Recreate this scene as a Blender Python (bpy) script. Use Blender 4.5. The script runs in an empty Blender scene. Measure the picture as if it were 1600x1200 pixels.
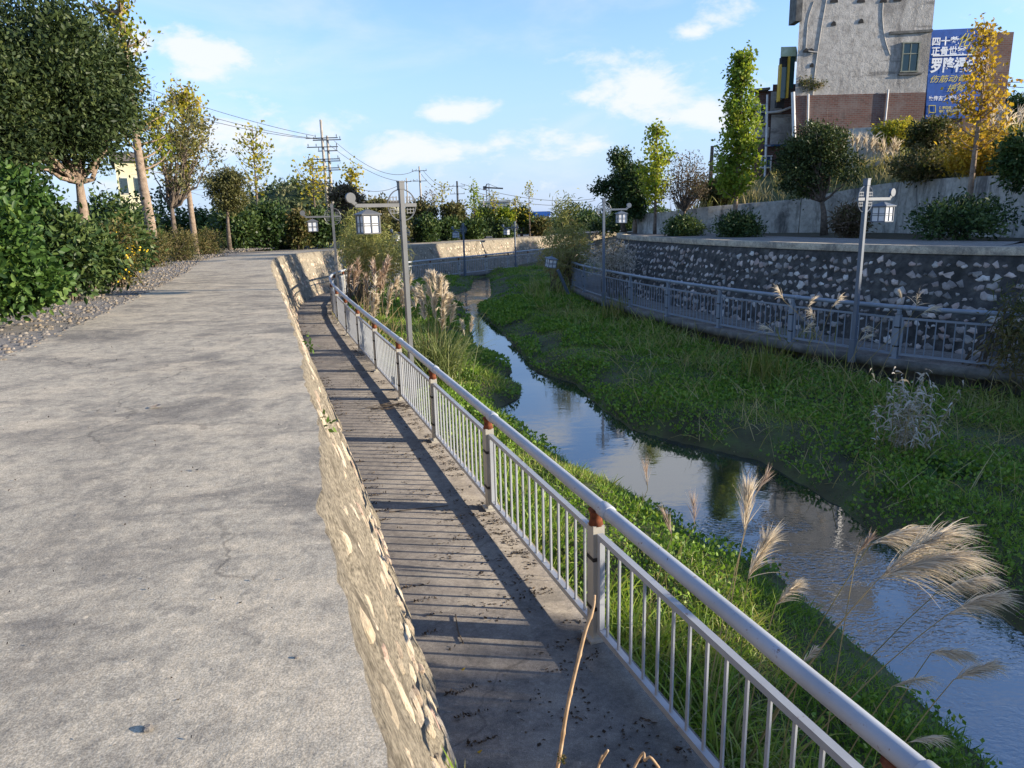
import bpy, bmesh, math, random
import numpy as np
from mathutils import Vector, Matrix
random.seed(11)
rng = np.random.default_rng(11)
S = bpy.context.scene
COL = S.collection

# ------------------------------------------------------------------ camera
FPX, PITCH, ROLL, CAMZ = 1110.0, math.radians(13.2), math.radians(1.5), 1.2
cp, sp = math.cos(PITCH), math.sin(PITCH)
cr, sr = math.cos(ROLL), math.sin(ROLL)
fwd = Vector((0, cp, -sp)); up0 = Vector((0, sp, cp)); rt0 = Vector((1, 0, 0))
right = rt0 * cr - up0 * sr
upv = rt0 * sr + up0 * cr
cam_d = bpy.data.cameras.new('camera')
cam_d.sensor_width = 36.0
cam_d.lens = FPX / 1600.0 * 36.0
cam_d.clip_start = 0.05
cam_d.clip_end = 3000.0
cam = bpy.data.objects.new('camera', cam_d)
COL.objects.link(cam)
cam.matrix_world = Matrix(((right.x, upv.x, -fwd.x, 0), (right.y, upv.y, -fwd.y, 0), (right.z, upv.z, -fwd.z, CAMZ), (0, 0, 0, 1)))
S.camera = cam

def ray(u, v):
    x = (u - 800) / FPX; y = -(v - 600) / FPX
    x, y = x * cr + y * sr, -x * sr + y * cr
    return np.array([x, cp + y * sp, -sp + y * cp])
def at_z(u, v, z):
    r = ray(u, v); t = (z - CAMZ) / r[2]
    return np.array([0, 0, CAMZ]) + r * t
def at_d(u, v, D):
    r = ray(u, v); t = D / math.hypot(r[0], r[1])
    return np.array([0, 0, CAMZ]) + r * t
def at_y(u, v, Y):
    r = ray(u, v)
    return np.array([0, 0, CAMZ]) + r * (Y / r[1])
def mpp(u, D):
    r = ray(u, 340)
    return D / math.hypot(r[0], r[1]) / FPX * 1.0

# ------------------------------------------------------------------ sky, sun, exposure
SUN_EL = math.radians(15.0)
SUN_AZ = math.radians(98.0)          # clockwise from +Y
W = bpy.data.worlds.new('World'); S.world = W; W.use_nodes = True
nt = W.node_tree; nt.nodes.clear()
def N(tree, kind, **kw):
    n = tree.nodes.new(kind)
    for k, v in kw.items():
        if k.startswith('i_'):
            n.inputs[k[2:].replace('_', ' ')].default_value = v
        else:
            setattr(n, k, v)
    return n
out = N(nt, 'ShaderNodeOutputWorld'); bg = N(nt, 'ShaderNodeBackground')
sky = N(nt, 'ShaderNodeTexSky', sky_type='NISHITA', sun_disc=False, sun_elevation=SUN_EL, sun_rotation=SUN_AZ,
        altitude=100.0, air_density=1.0, dust_density=0.25, ozone_density=1.6)
bg.inputs['Strength'].default_value = 0.15
tc = N(nt, 'ShaderNodeTexCoord')
sep = N(nt, 'ShaderNodeSeparateXYZ'); nt.links.new(tc.outputs['Generated'], sep.inputs[0])
def M2(op, a, b=None, clamp=False):
    n = N(nt, 'ShaderNodeMath', operation=op, use_clamp=clamp)
    for i, x in enumerate((a, b)):
        if x is None: continue
        if isinstance(x, (int, float)): n.inputs[i].default_value = x
        else: nt.links.new(x, n.inputs[i])
    return n.outputs[0]
az = M2('ARCTAN2', sep.outputs['X'], sep.outputs['Y'])
el = M2('ARCSINE', sep.outputs['Z'])
nz1 = N(nt, 'ShaderNodeTexNoise', i_Scale=9.0, i_Detail=9.0, i_Roughness=0.62, i_Distortion=0.2)
mp = N(nt, 'ShaderNodeMapping'); mp.inputs['Scale'].default_value = (1, 1, 2.2)
nt.links.new(tc.outputs['Generated'], mp.inputs[0]); nt.links.new(mp.outputs[0], nz1.inputs['Vector'])
nz2 = N(nt, 'ShaderNodeTexNoise', i_Scale=3.4, i_Detail=8.0, i_Roughness=0.58, i_Distortion=0.4)
mp2 = N(nt, 'ShaderNodeMapping'); mp2.inputs['Scale'].default_value = (1, 1, 3.5); mp2.inputs['Location'].default_value = (3.1, 1.7, 0.4)
nt.links.new(tc.outputs['Generated'], mp2.inputs[0]); nt.links.new(mp2.outputs[0], nz2.inputs['Vector'])
# single fair-weather puffs (pixel centre, half sizes in px, strength), anywhere else thin noise cloud
puffs = [(315, 84, 85, 30, 1.5), (212, 74, 42, 28, 1.2), (700, 174, 75, 20, 1.2), (790, 220, 50, 16, .7), (1020, 140, 135, 50, 1.0), (1100, 165, 90, 45, .9),
         (1073, 52, 36, 18, .8), (620, 232, 190, 30, .8), (440, 215, 150, 45, .85), (930, 215, 60, 18, .7), (1500, 15, 80, 30, .45), (1150, 30, 40, 20, .4),
         (1240, 105, 40, 16, .45), (330, 270, 140, 40, .6), (720, 300, 300, 26, .45), (1030, -150, 120, 75, 1.3), (860, -60, 110, 40, .8), (1330, -200, 160, 70, .9), (560, -160, 160, 60, .9), (200, -220, 200, 80, .9)]
acc = None
for (u, v, hw, hh, st) in puffs:
    r = ray(u, v); a0 = math.atan2(r[0], r[1]); e0 = math.asin(r[2] / np.linalg.norm(r))
    dx = M2('DIVIDE', M2('SUBTRACT', az, a0), hw / FPX)
    dy = M2('DIVIDE', M2('SUBTRACT', el, e0), hh / FPX)
    d = M2('SQRT', M2('ADD', M2('MULTIPLY', dx, dx), M2('MULTIPLY', dy, dy)))
    m = M2('MULTIPLY', M2('SUBTRACT', 1.25, d, clamp=False), st)
    m = M2('MAXIMUM', m, -1.0)
    acc = m if acc is None else M2('MAXIMUM', acc, m)
nn = M2('MULTIPLY', M2('SUBTRACT', nz1.outputs['Fac'], 0.52), 4.2)
puff = N(nt, 'ShaderNodeMapRange', interpolation_type='SMOOTHSTEP'); puff.inputs['From Min'].default_value = 0.1; puff.inputs['From Max'].default_value = 1.05
nt.links.new(M2('ADD', acc, nn), puff.inputs['Value'])
thin = N(nt, 'ShaderNodeMapRange', interpolation_type='SMOOTHSTEP'); thin.inputs['From Min'].default_value = 0.45; thin.inputs['From Max'].default_value = 0.8
thin.inputs['To Max'].default_value = 0.4
nt.links.new(nz2.outputs['Fac'], thin.inputs['Value'])
msk = M2('MAXIMUM', puff.outputs[0], thin.outputs[0])
skyfix = N(nt, 'ShaderNodeMixRGB', blend_type='MULTIPLY', i_Fac=1.0)
skyfix.inputs['Color2'].default_value = (.65, .74, .95, 1)
hz = N(nt, 'ShaderNodeMapRange', interpolation_type='SMOOTHSTEP')      # pale air low over the horizon, all the way round
hz.inputs['From Min'].default_value = 0.34; hz.inputs['From Max'].default_value = -0.05; hz.inputs['To Max'].default_value = 0.92
nt.links.new(el, hz.inputs['Value'])
hzm = N(nt, 'ShaderNodeMixRGB', blend_type='MIX'); hzm.inputs['Color2'].default_value = (2.0, 2.35, 2.8, 1)
nt.links.new(hz.outputs[0], hzm.inputs['Fac']); nt.links.new(sky.outputs[0], hzm.inputs['Color1'])
nt.links.new(hzm.outputs[0], skyfix.inputs['Color1'])
cm = N(nt, 'ShaderNodeMixRGB', blend_type='MIX')
cm.inputs['Color2'].default_value = (2.6, 2.7, 2.85, 1)
nt.links.new(M2('MULTIPLY', msk, 0.93), cm.inputs['Fac']); nt.links.new(skyfix.outputs[0], cm.inputs['Color1'])
nt.links.new(cm.outputs[0], bg.inputs['Color']); nt.links.new(bg.outputs[0], out.inputs['Surface'])

sun_d = bpy.data.lights.new('sun', 'SUN'); sun_d.energy = 4.5; sun_d.angle = math.radians(0.55); sun_d.color = (1.0, 0.87, 0.69)
sun = bpy.data.objects.new('sun', sun_d); COL.objects.link(sun)
sd = Vector((math.sin(SUN_AZ) * math.cos(SUN_EL), math.cos(SUN_AZ) * math.cos(SUN_EL), math.sin(SUN_EL)))
sun.rotation_euler = sd.to_track_quat('Z', 'Y').to_euler()
S.view_settings.view_transform = 'Standard'; S.view_settings.look = 'None'
S.view_settings.exposure = 1.3; S.view_settings.gamma = 1.0; S.view_settings.use_curve_mapping = False
S.render.engine = 'CYCLES'
S.cycles.use_denoising = True
S.cycles.max_bounces = 6; S.cycles.transparent_max_bounces = 6; S.cycles.diffuse_bounces = 3

# ------------------------------------------------------------------ helpers
def tag(o, label=None, cat=None, group=None, kind=None):
    if label: o['label'] = label
    if cat: o['category'] = cat
    if group: o['group'] = group
    if kind: o['kind'] = kind
    return o
def link(o, parent=None):
    COL.objects.link(o)
    if parent is not None: o.parent = parent
    return o
def empty(name, loc=(0, 0, 0), rz=0.0):
    o = bpy.data.objects.new(name, None); o.empty_display_size = 0.2
    COL.objects.link(o); o.location = loc; o.rotation_euler = (0, 0, rz)
    return o
def npmesh(name, V, Q, mat, parent=None, tint=None, smooth=False):
    """mesh from numpy arrays; Q is (n,3) or (n,4); tint one float per face"""
    me = bpy.data.meshes.new(name)
    V = np.asarray(V, np.float32); Q = np.asarray(Q, np.int32)
    k = Q.shape[1]; n = len(Q)
    me.vertices.add(len(V)); me.vertices.foreach_set('co', V.ravel())
    me.loops.add(n * k); me.loops.foreach_set('vertex_index', Q.ravel())
    me.polygons.add(n); me.polygons.foreach_set('loop_start', np.arange(0, n * k, k, dtype=np.int32))
    me.update(calc_edges=True)
    if tint is not None:
        a = me.attributes.new('tint', 'FLOAT', 'FACE'); a.data.foreach_set('value', np.asarray(tint, np.float32))
    if smooth: me.polygons.foreach_set('use_smooth', np.ones(n, bool))
    me.materials.append(mat)
    o = bpy.data.objects.new(name, me)
    return link(o, parent)
class MB:
    def __init__(s): s.v = []; s.f = []; s.n = 0
    def add(s, V, F):
        V = np.asarray(V, float); s.v.append(V)
        s.f += [tuple(i + s.n for i in f) for f in F]; s.n += len(V)
    def box(s, c, size, rz=0.0, R=None):
        x, y, z = [q / 2 for q in size]
        V = np.array([(a * x, b * y, d * z) for d in (-1, 1) for b in (-1, 1) for a in (-1, 1)])
        if R is None:
            R = np.array([[math.cos(rz), -math.sin(rz), 0], [math.sin(rz), math.cos(rz), 0], [0, 0, 1]])
        s.add(V @ R.T + np.asarray(c), [(0, 2, 3, 1), (4, 5, 7, 6), (0, 1, 5, 4), (2, 6, 7, 3), (0, 4, 6, 2), (1, 3, 7, 5)])
    def bar(s, a, b, w, h):
        a = np.asarray(a, float); b = np.asarray(b, float); d = b - a; L = np.linalg.norm(d); x = d / L
        up = np.array([0, 0, 1.0]) if abs(x[2]) < .95 else np.array([0, 1.0, 0])
        y = np.cross(up, x); y /= np.linalg.norm(y); z = np.cross(x, y)
        s.box((a + b) / 2, (L, w, h), R=np.stack([x, y, z], 1))
    def tube(s, P, r, n=8, cap=True):
        P = np.asarray(P, float); m = len(P); r = np.broadcast_to(np.asarray(r, float), (m,))
        T = np.gradient(P, axis=0); T /= np.linalg.norm(T, axis=1)[:, None] + 1e-9
        ref = np.array([0, 0, 1.0]) if abs(T[:, 2]).mean() < .8 else np.array([1.0, 0, 0])
        A = np.cross(T, ref); A /= np.linalg.norm(A, axis=1)[:, None] + 1e-9; B = np.cross(T, A)
        t = np.linspace(0, 2 * math.pi, n, endpoint=False)
        V = (P[:, None, :] + r[:, None, None] * (np.cos(t)[None, :, None] * A[:, None, :] + np.sin(t)[None, :, None] * B[:, None, :])).reshape(-1, 3)
        F = [(i * n + j, i * n + (j + 1) % n, (i + 1) * n + (j + 1) % n, (i + 1) * n + j) for i in range(m - 1) for j in range(n)]
        if cap: F += [tuple(range(n - 1, -1, -1)), tuple(range((m - 1) * n, m * n))]
        s.add(V, F)
    def prism(s, poly, z0, z1):
        k = len(poly); V = [(x, y, z0) for x, y in poly] + [(x, y, z1) for x, y in poly]
        s.add(V, [tuple(range(k - 1, -1, -1)), tuple(range(k, 2 * k))] + [(i, (i + 1) % k, k + (i + 1) % k, k + i) for i in range(k)])
    def mesh(s, name, mat, smooth=False):
        me = bpy.data.meshes.new(name); me.from_pydata(np.concatenate(s.v).tolist(), [], s.f); me.update()
        if smooth: me.polygons.foreach_set('use_smooth', np.ones(len(me.polygons), bool))
        me.materials.append(mat); return me
    def build(s, name, mat, parent=None, smooth=False):
        return link(bpy.data.objects.new(name, s.mesh(name, mat, smooth)), parent)
def inst(name, me, parent=None, loc=(0, 0, 0), rot=None, scale=None):
    o = bpy.data.objects.new(name, me); link(o, parent); o.location = loc
    if rot is not None: o.rotation_euler = rot
    if scale is not None: o.scale = scale
    return o
def copy_tree(o, parent=None):
    c = o.copy(); COL.objects.link(c); c.parent = parent
    for ch in o.children: copy_tree(ch, c)
    return c
_lat = rng.random((64, 64))
def vnoise(x, y, sc=1.0, octv=3):
    x = np.asarray(x, float) / sc; y = np.asarray(y, float) / sc; r = 0; a = 1; tot = 0
    for k in range(octv):
        xi = np.floor(x).astype(int); yi = np.floor(y).astype(int); fx = x - xi; fy = y - yi
        fx = fx * fx * (3 - 2 * fx); fy = fy * fy * (3 - 2 * fy)
        g = lambda i, j: _lat[i % 64, j % 64]
        r = r + a * ((g(xi, yi) * (1 - fx) + g(xi + 1, yi) * fx) * (1 - fy) + (g(xi, yi + 1) * (1 - fx) + g(xi + 1, yi + 1) * fx) * fy)
        tot += a; a *= .5; x = x * 2.03 + 17; y = y * 2.03 + 5
    return r / tot
def smooth_curve(pts, step=0.25):
    P = np.asarray(pts, float); Q = [P[0] * 2 - P[1], *P, P[-1] * 2 - P[-2]]; o = []
    for i in range(1, len(Q) - 2):
        for t in np.linspace(0, 1, 24, endpoint=False):
            a, b, c, d = Q[i - 1], Q[i], Q[i + 1], Q[i + 2]
            o.append(.5 * ((2 * b) + (c - a) * t + (2 * a - 5 * b + 4 * c - d) * t * t + (3 * b - a - 3 * c + d) * t ** 3))
    o.append(P[-1]); o = np.array(o)
    s = np.r_[0, np.cumsum(np.linalg.norm(np.diff(o, axis=0), axis=1))]
    n = int(s[-1] / step); t = np.linspace(0, s[-1], n + 1)
    return np.stack([np.interp(t, s, o[:, k]) for k in range(o.shape[1])], 1)
def normals2(c):
    T = np.gradient(c[:, :2], axis=0); T /= np.linalg.norm(T, axis=1)[:, None]
    return np.stack([-T[:, 1], T[:, 0]], 1)          # left of travel
def offset(c, d):
    return c[:, :2] + normals2(c) * d
def in_poly(x, y, poly):
    r = np.zeros(np.shape(x), bool); j = len(poly) - 1
    for i in range(len(poly)):
        xi, yi = poly[i]; xj, yj = poly[j]
        c = ((yi > y) != (yj > y)) & (x < (xj - xi) * (y - yi) / (yj - yi + 1e-12) + xi)
        r ^= c; j = i
    return r
def dist_poly(x, y, pl):
    d = np.full(np.shape(x), 1e9)
    for a, b in zip(pl[:-1], pl[1:]):
        ab = b - a; t = np.clip(((x - a[0]) * ab[0] + (y - a[1]) * ab[1]) / (ab @ ab + 1e-12), 0, 1)
        d = np.minimum(d, np.hypot(x - a[0] - t * ab[0], y - a[1] - t * ab[1]))
    return d

# ------------------------------------------------------------------ materials
def newmat(name):
    m = bpy.data.materials.new(name); m.use_nodes = True
    t = m.node_tree; b = t.nodes['Principled BSDF']
    return m, t, b
def ramp(t, src, stops):
    r = N(t, 'ShaderNodeValToRGB'); e = r.color_ramp.elements
    while len(e) < len(stops): e.new(.5)
    for q, (p, c) in zip(e, stops): q.position = p; q.color = (*c, 1)
    t.links.new(src, r.inputs[0]); return r.outputs[0]
def noise(t, vec, scale, detail=6, rough=.6, dist=0.0):
    n = N(t, 'ShaderNodeTexNoise', i_Scale=scale, i_Detail=detail, i_Roughness=rough, i_Distortion=dist)
    t.links.new(vec, n.inputs['Vector']); return n.outputs['Fac']
def mapping(t, src, sc, rz=0.0):
    m = N(t, 'ShaderNodeMapping'); m.inputs['Scale'].default_value = sc; m.inputs['Rotation'].default_value = (0, 0, rz)
    t.links.new(src, m.inputs[0]); return m.outputs[0]
def mixc(t, fac, a, b, mode='MIX'):
    n = N(t, 'ShaderNodeMixRGB', blend_type=mode)
    for key, x in (('Fac', fac), ('Color1', a), ('Color2', b)):
        if isinstance(x, (int, float)): n.inputs[key].default_value = x
        elif isinstance(x, tuple): n.inputs[key].default_value = (*x, 1)
        else: t.links.new(x, n.inputs[key])
    return n.outputs[0]
def rng01(t, src, a, b, lo=0.0, hi=1.0):
    n = N(t, 'ShaderNodeMapRange', interpolation_type='SMOOTHSTEP')
    n.inputs['From Min'].default_value = a; n.inputs['From Max'].default_value = b; n.inputs['To Min'].default_value = lo; n.inputs['To Max'].default_value = hi
    t.links.new(src, n.inputs['Value']); return n.outputs[0]
def bump(t, b, h, strength, dist=.02):
    n = N(t, 'ShaderNodeBump'); n.inputs['Strength'].default_value = strength; n.inputs['Distance'].default_value = dist
    t.links.new(h, n.inputs['Height']); t.links.new(n.outputs[0], b.inputs['Normal'])
def simple(name, stops, scale=6, detail=6, rough=.8, bs=.2, bd=.01, blot=None, spec=.3, metal=0.0, coord='Object'):
    m, t, b = newmat(name); tcn = N(t, 'ShaderNodeTexCoord').outputs[coord]
    n1 = noise(t, tcn, scale, detail); c = ramp(t, n1, stops)
    if blot:
        sc, lo, hi, col, amt = blot
        c = mixc(t, rng01(t, noise(t, tcn, sc, 5, .62), lo, hi, 0, amt), c, col)
    t.links.new(c, b.inputs['Base Color']); b.inputs['Roughness'].default_value = rough
    b.inputs['Specular IOR Level'].default_value = spec; b.inputs['Metallic'].default_value = metal
    if bs: bump(t, b, noise(t, tcn, scale * 3, 8, .7), bs, bd)
    return m
def leafmat(name, cols, transl=.35, rough=.5, spec=.25, tcol=(1.0, 1.0, .35)):
    m, t, b = newmat(name)
    a = N(t, 'ShaderNodeAttribute', attribute_name='tint')
    k = len(cols); c = ramp(t, a.outputs['Fac'], [(i / max(1, k - 1), q) for i, q in enumerate(cols)])
    t.links.new(c, b.inputs['Base Color']); b.inputs['Roughness'].default_value = rough; b.inputs['Specular IOR Level'].default_value = spec
    if transl:
        tr = N(t, 'ShaderNodeBsdfTranslucent'); t.links.new(mixc(t, .6, c, tcol, 'MULTIPLY'), tr.inputs['Color'])
        mx = N(t, 'ShaderNodeMixShader'); mx.inputs[0].default_value = transl
        o = t.nodes['Material Output']; t.links.new(b.outputs[0], mx.inputs[1]); t.links.new(tr.outputs[0], mx.inputs[2]); t.links.new(mx.outputs[0], o.inputs['Surface'])
    return m
def road_material(name, base, light, dark, rot, blots=1.0):
    m, t, b = newmat(name); co = N(t, 'ShaderNodeTexCoord').outputs['Object']
    fine = noise(t, co, 90, 4, .75); mid = noise(t, co, 9, 7, .68, .3); big = noise(t, mapping(t, co, (.8, 1.3, 1), rot), .9, 8, .68, .8)
    c = ramp(t, mid, [(.22, dark), (.48, base), (.75, light)])
    c = mixc(t, rng01(t, big, .5, .64, 0, .8 * blots), c, dark)
    stain = noise(t, mapping(t, co, (1.0, .7, 1), rot), .42, 9, .7, 1.2)
    c = mixc(t, rng01(t, stain, .5, .64, 0, .5 * blots), c, tuple(q * .9 for q in dark))
    pat = noise(t, mapping(t, co, (1.0, .8, 1), rot), 2.3, 10, .74, .5)
    c = mixc(t, rng01(t, pat, .5, .62, 0, .42 * blots), c, dark)
    tan = noise(t, mapping(t, co, (.7, 1.2, 1), rot), 1.5, 9, .7)
    c = mixc(t, rng01(t, tan, .5, .64, 0, .75), c, light)
    grit = rng01(t, noise(t, co, 160, 3, .7), .36, .66, .64, 1.22)
    c = mixc(t, .9, c, grit, 'MULTIPLY')
    c = mixc(t, .8, c, rng01(t, noise(t, co, 38, 5, .75), .34, .68, .78, 1.15), 'MULTIPLY')
    c = mixc(t, rng01(t, noise(t, co, 26, 3, .5), .68, .72, 0, .4), c, tuple(q * 1.25 for q in light))
    vo = N(t, 'ShaderNodeTexVoronoi', feature='DISTANCE_TO_EDGE', i_Scale=.36, i_Randomness=1.0)
    wv = N(t, 'ShaderNodeVectorMath', operation='ADD'); t.links.new(co, wv.inputs[0])
    nz = N(t, 'ShaderNodeTexNoise', i_Scale=1.6, i_Detail=6.0); t.links.new(co, nz.inputs['Vector'])
    t.links.new(nz.outputs['Color'], wv.inputs[1]); t.links.new(wv.outputs[0], vo.inputs['Vector'])
    crk = rng01(t, vo.outputs['Distance'], .0015, .006, .4, 0)
    gate = rng01(t, noise(t, co, .5, 3), .44, .54)
    mm = N(t, 'ShaderNodeMath', operation='MULTIPLY'); t.links.new(crk, mm.inputs[0]); t.links.new(gate, mm.inputs[1])
    c = mixc(t, mm.outputs[0], c, (.05, .045, .04))
    t.links.new(c, b.inputs['Base Color']); b.inputs['Roughness'].default_value = .9; b.inputs['Specular IOR Level'].default_value = .15
    h = mixc(t, .5, fine, noise(t, co, 30, 6, .7)); bump(t, b, h, .5, .007)
    return m
MAT = {}
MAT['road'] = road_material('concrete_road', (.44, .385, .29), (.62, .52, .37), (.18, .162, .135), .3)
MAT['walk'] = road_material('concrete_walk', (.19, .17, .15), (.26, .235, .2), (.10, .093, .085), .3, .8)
MAT['gravel'] = simple('gravel', [(.3, (.12, .11, .1)), (.5, (.22, .2, .175)), (.7, (.3, .275, .24))], 22, 8, .95, .8, .02, (1.2, .5, .7, (.2, .17, .13), .6))
MAT['soil'] = simple('soil', [(.3, (.035, .03, .02)), (.6, (.08, .07, .04)), (.8, (.11, .1, .06))], 5, 8, .95, .6, .03)
MAT['field'] = simple('field', [(.3, (.045, .06, .02)), (.55, (.09, .1, .035)), (.8, (.16, .14, .07))], .35, 8, .95, .3, .05)
MAT['bed'] = simple('bed', [(.3, (.045, .042, .022)), (.5, (.075, .075, .034)), (.62, (.085, .105, .035)), (.8, (.13, .11, .07))], 1.6, 8, .95, .7, .05)
MAT['mortar_left'] = simple('mortar_left', [(.32, (.085, .073, .054)), (.48, (.225, .195, .145)), (.66, (.37, .325, .245))], 40, 10, .95, .8, .03, (2.6, .52, .66, (.085, .07, .05), .7))
MAT['mortar_right'] = simple('mortar_right', [(.3, (.028, .028, .027)), (.5, (.06, .058, .054)), (.75, (.12, .115, .1))], 5, 9, .95, .8, .03, (1.1, .5, .7, (.02, .021, .018), .7))  # bank shade put into the colour, along with dark moss and algae
def stone_material(name, cols):
    m, t, b = newmat(name); oi = N(t, 'ShaderNodeObjectInfo'); at = N(t, 'ShaderNodeAttribute', attribute_name='tint')
    ad = N(t, 'ShaderNodeMath', operation='ADD'); t.links.new(oi.outputs['Random'], ad.inputs[0]); t.links.new(at.outputs['Fac'], ad.inputs[1])
    fr = N(t, 'ShaderNodeMath', operation='FRACT'); t.links.new(ad.outputs[0], fr.inputs[0])
    c = ramp(t, fr.outputs[0], [(i / (len(cols) - 1), q) for i, q in enumerate(cols)])
    co = N(t, 'ShaderNodeTexCoord').outputs['Object']
    g = rng01(t, noise(t, co, 5, 8, .7), .3, .7, .62, 1.2); c = mixc(t, 1.0, c, g, 'MULTIPLY')
    t.links.new(c, b.inputs['Base Color']); b.inputs['Roughness'].default_value = .85; b.inputs['Specular IOR Level'].default_value = .2
    bump(t, b, noise(t, co, 9, 9, .7), .7, .02); return m
MAT['stone_left'] = stone_material('stone_left', [(.38, .31, .215), (.5, .42, .305), (.46, .32, .25), (.32, .27, .195), (.56, .48, .37), (.28, .23, .165)])
MAT['stone_right'] = stone_material('stone_right', [(.5, .46, .41), (.3, .27, .245), (.17, .16, .15), (.54, .45, .39), (.24, .22, .2), (.6, .57, .52), (.14, .135, .125), (.4, .31, .27), (.2, .19, .175)])
MAT['pebble'] = stone_material('pebble', [(.2, .17, .13), (.28, .245, .2), (.15, .13, .11), (.12, .115, .105), (.29, .235, .16), (.19, .15, .115)])
def paint(name, col, rustamt, sc=5, lo=.62, hi=.68):
    m, t, b = newmat(name); co = N(t, 'ShaderNodeTexCoord').outputs['Object']
    dirt = rng01(t, noise(t, co, 3, 6, .65), .35, .75, 0, .45)
    c = mixc(t, dirt, col, tuple(q * .62 for q in col))
    r = rng01(t, noise(t, co, sc, 7, .7), lo, hi, 0, rustamt)
    c = mixc(t, r, c, (.13, .045, .018)); t.links.new(c, b.inputs['Base Color'])
    b.inputs['Roughness'].default_value = .42; b.inputs['Specular IOR Level'].default_value = .4
    bump(t, b, noise(t, co, 40, 4), .08, .004); return m
MAT['rail'] = paint('rail_paint', (.36, .38, .405), .8, 16, .63, .68)
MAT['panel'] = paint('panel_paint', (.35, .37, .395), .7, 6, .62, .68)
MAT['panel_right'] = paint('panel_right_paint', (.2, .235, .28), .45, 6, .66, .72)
MAT['post'] = paint('post_paint', (.38, .36, .31), .75, 5, .55, .7)
MAT['rust'] = simple('rust', [(.3, (.07, .022, .012)), (.55, (.17, .05, .02)), (.8, (.26, .11, .05))], 20, 8, .9, .5, .005)
MAT['strap'] = simple('strap', [(.4, (.02, .02, .02)), (.7, (.05, .045, .04))], 20)
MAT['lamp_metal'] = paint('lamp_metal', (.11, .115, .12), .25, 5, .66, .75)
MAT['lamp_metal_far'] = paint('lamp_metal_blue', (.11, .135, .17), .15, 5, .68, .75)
MAT['slab_edge'] = simple('slab_edge', [(.3, (.07, .068, .063)), (.55, (.14, .135, .12)), (.75, (.22, .21, .19))], 4, 9, .95, .6, .02)
def pane_mat():
    m, t, b = newmat('lamp_pane'); b.inputs['Base Color'].default_value = (.8, .82, .84, 1); b.inputs['Roughness'].default_value = .35
    tr = N(t, 'ShaderNodeBsdfTranslucent'); tr.inputs['Color'].default_value = (.85, .87, .9, 1)
    mx = N(t, 'ShaderNodeMixShader'); mx.inputs[0].default_value = .4; o = t.nodes['Material Output']
    t.links.new(b.outputs[0], mx.inputs[1]); t.links.new(tr.outputs[0], mx.inputs[2]); t.links.new(mx.outputs[0], o.inputs['Surface']); return m
MAT['pane'] = pane_mat()
def water_mat():
    m, t, b = newmat('water'); co = N(t, 'ShaderNodeTexCoord').outputs['Object']
    sx = N(t, 'ShaderNodeSeparateXYZ'); t.links.new(co, sx.inputs[0])
    c = ramp(t, noise(t, co, .8, 6), [(.3, (.008, .012, .012)), (.7, (.03, .035, .03))]); t.links.new(c, b.inputs['Base Color'])
    b.inputs['Roughness'].default_value = .04; b.inputs['IOR'].default_value = 2.8; b.inputs['Specular IOR Level'].default_value = .6
    wob = noise(t, mapping(t, co, (1.0, 1.7, 1)), 2.2, 3, .5, .4)
    rip = noise(t, mapping(t, co, (1.0, 1.9, 1), .5), 11, 2, .5, .6)
    rapid = N(t, 'ShaderNodeMapRange', interpolation_type='SMOOTHSTEP'); rapid.inputs['From Min'].default_value = 9.4; rapid.inputs['From Max'].default_value = 8.6
    t.links.new(sx.outputs['Y'], rapid.inputs['Value'])
    fade = N(t, 'ShaderNodeMapRange', interpolation_type='SMOOTHSTEP'); fade.inputs['From Min'].default_value = 3.0; fade.inputs['From Max'].default_value = 7.5
    fade.inputs['To Min'].default_value = .3; t.links.new(sx.outputs['Y'], fade.inputs['Value'])
    a = N(t, 'ShaderNodeMath', operation='MULTIPLY'); t.links.new(rapid.outputs[0], a.inputs[0]); t.links.new(fade.outputs[0], a.inputs[1])
    st = N(t, 'ShaderNodeMath', operation='MULTIPLY_ADD'); t.links.new(a.outputs[0], st.inputs[0]); st.inputs[1].default_value = .33; st.inputs[2].default_value = .02
    farr = N(t, 'ShaderNodeMapRange', interpolation_type='SMOOTHSTEP'); farr.inputs['From Min'].default_value = 27; farr.inputs['From Max'].default_value = 33; farr.inputs['To Max'].default_value = .4; t.links.new(sx.outputs['Y'], farr.inputs['Value'])
    s2 = N(t, 'ShaderNodeMath', operation='ADD'); t.links.new(st.outputs[0], s2.inputs[0]); t.links.new(farr.outputs[0], s2.inputs[1])
    pm = N(t, 'ShaderNodeMath', operation='MULTIPLY'); t.links.new(s2.outputs[0], pm.inputs[0]); t.links.new(rng01(t, noise(t, co, 1.1, 4, .6, .8), .38, .66, .15, 1.7), pm.inputs[1])
    b1 = N(t, 'ShaderNodeBump'); b1.inputs['Distance'].default_value = .02; t.links.new(rip, b1.inputs['Height']); t.links.new(pm.outputs[0], b1.inputs['Strength'])
    b2 = N(t, 'ShaderNodeBump'); b2.inputs['Distance'].default_value = .05; b2.inputs['Strength'].default_value = .045
    t.links.new(wob, b2.inputs['Height']); t.links.new(b1.outputs[0], b2.inputs['Normal']); t.links.new(b2.outputs[0], b.inputs['Normal'])
    return m
MAT['water'] = water_mat()
MAT['bark'] = simple('bark', [(.3, (.06, .045, .035)), (.55, (.14, .11, .085)), (.8, (.22, .18, .14))], 9, 8, .95, .8, .02)
MAT['bark_pale'] = simple('bark_pale', [(.3, (.14, .1, .07)), (.55, (.25, .19, .14)), (.8, (.36, .29, .22))], 9, 8, .95, .8, .02)
MAT['twig'] = simple('twig', [(.3, (.07, .055, .04)), (.7, (.14, .11, .08))], 12, 4, .95, 0)
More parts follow.
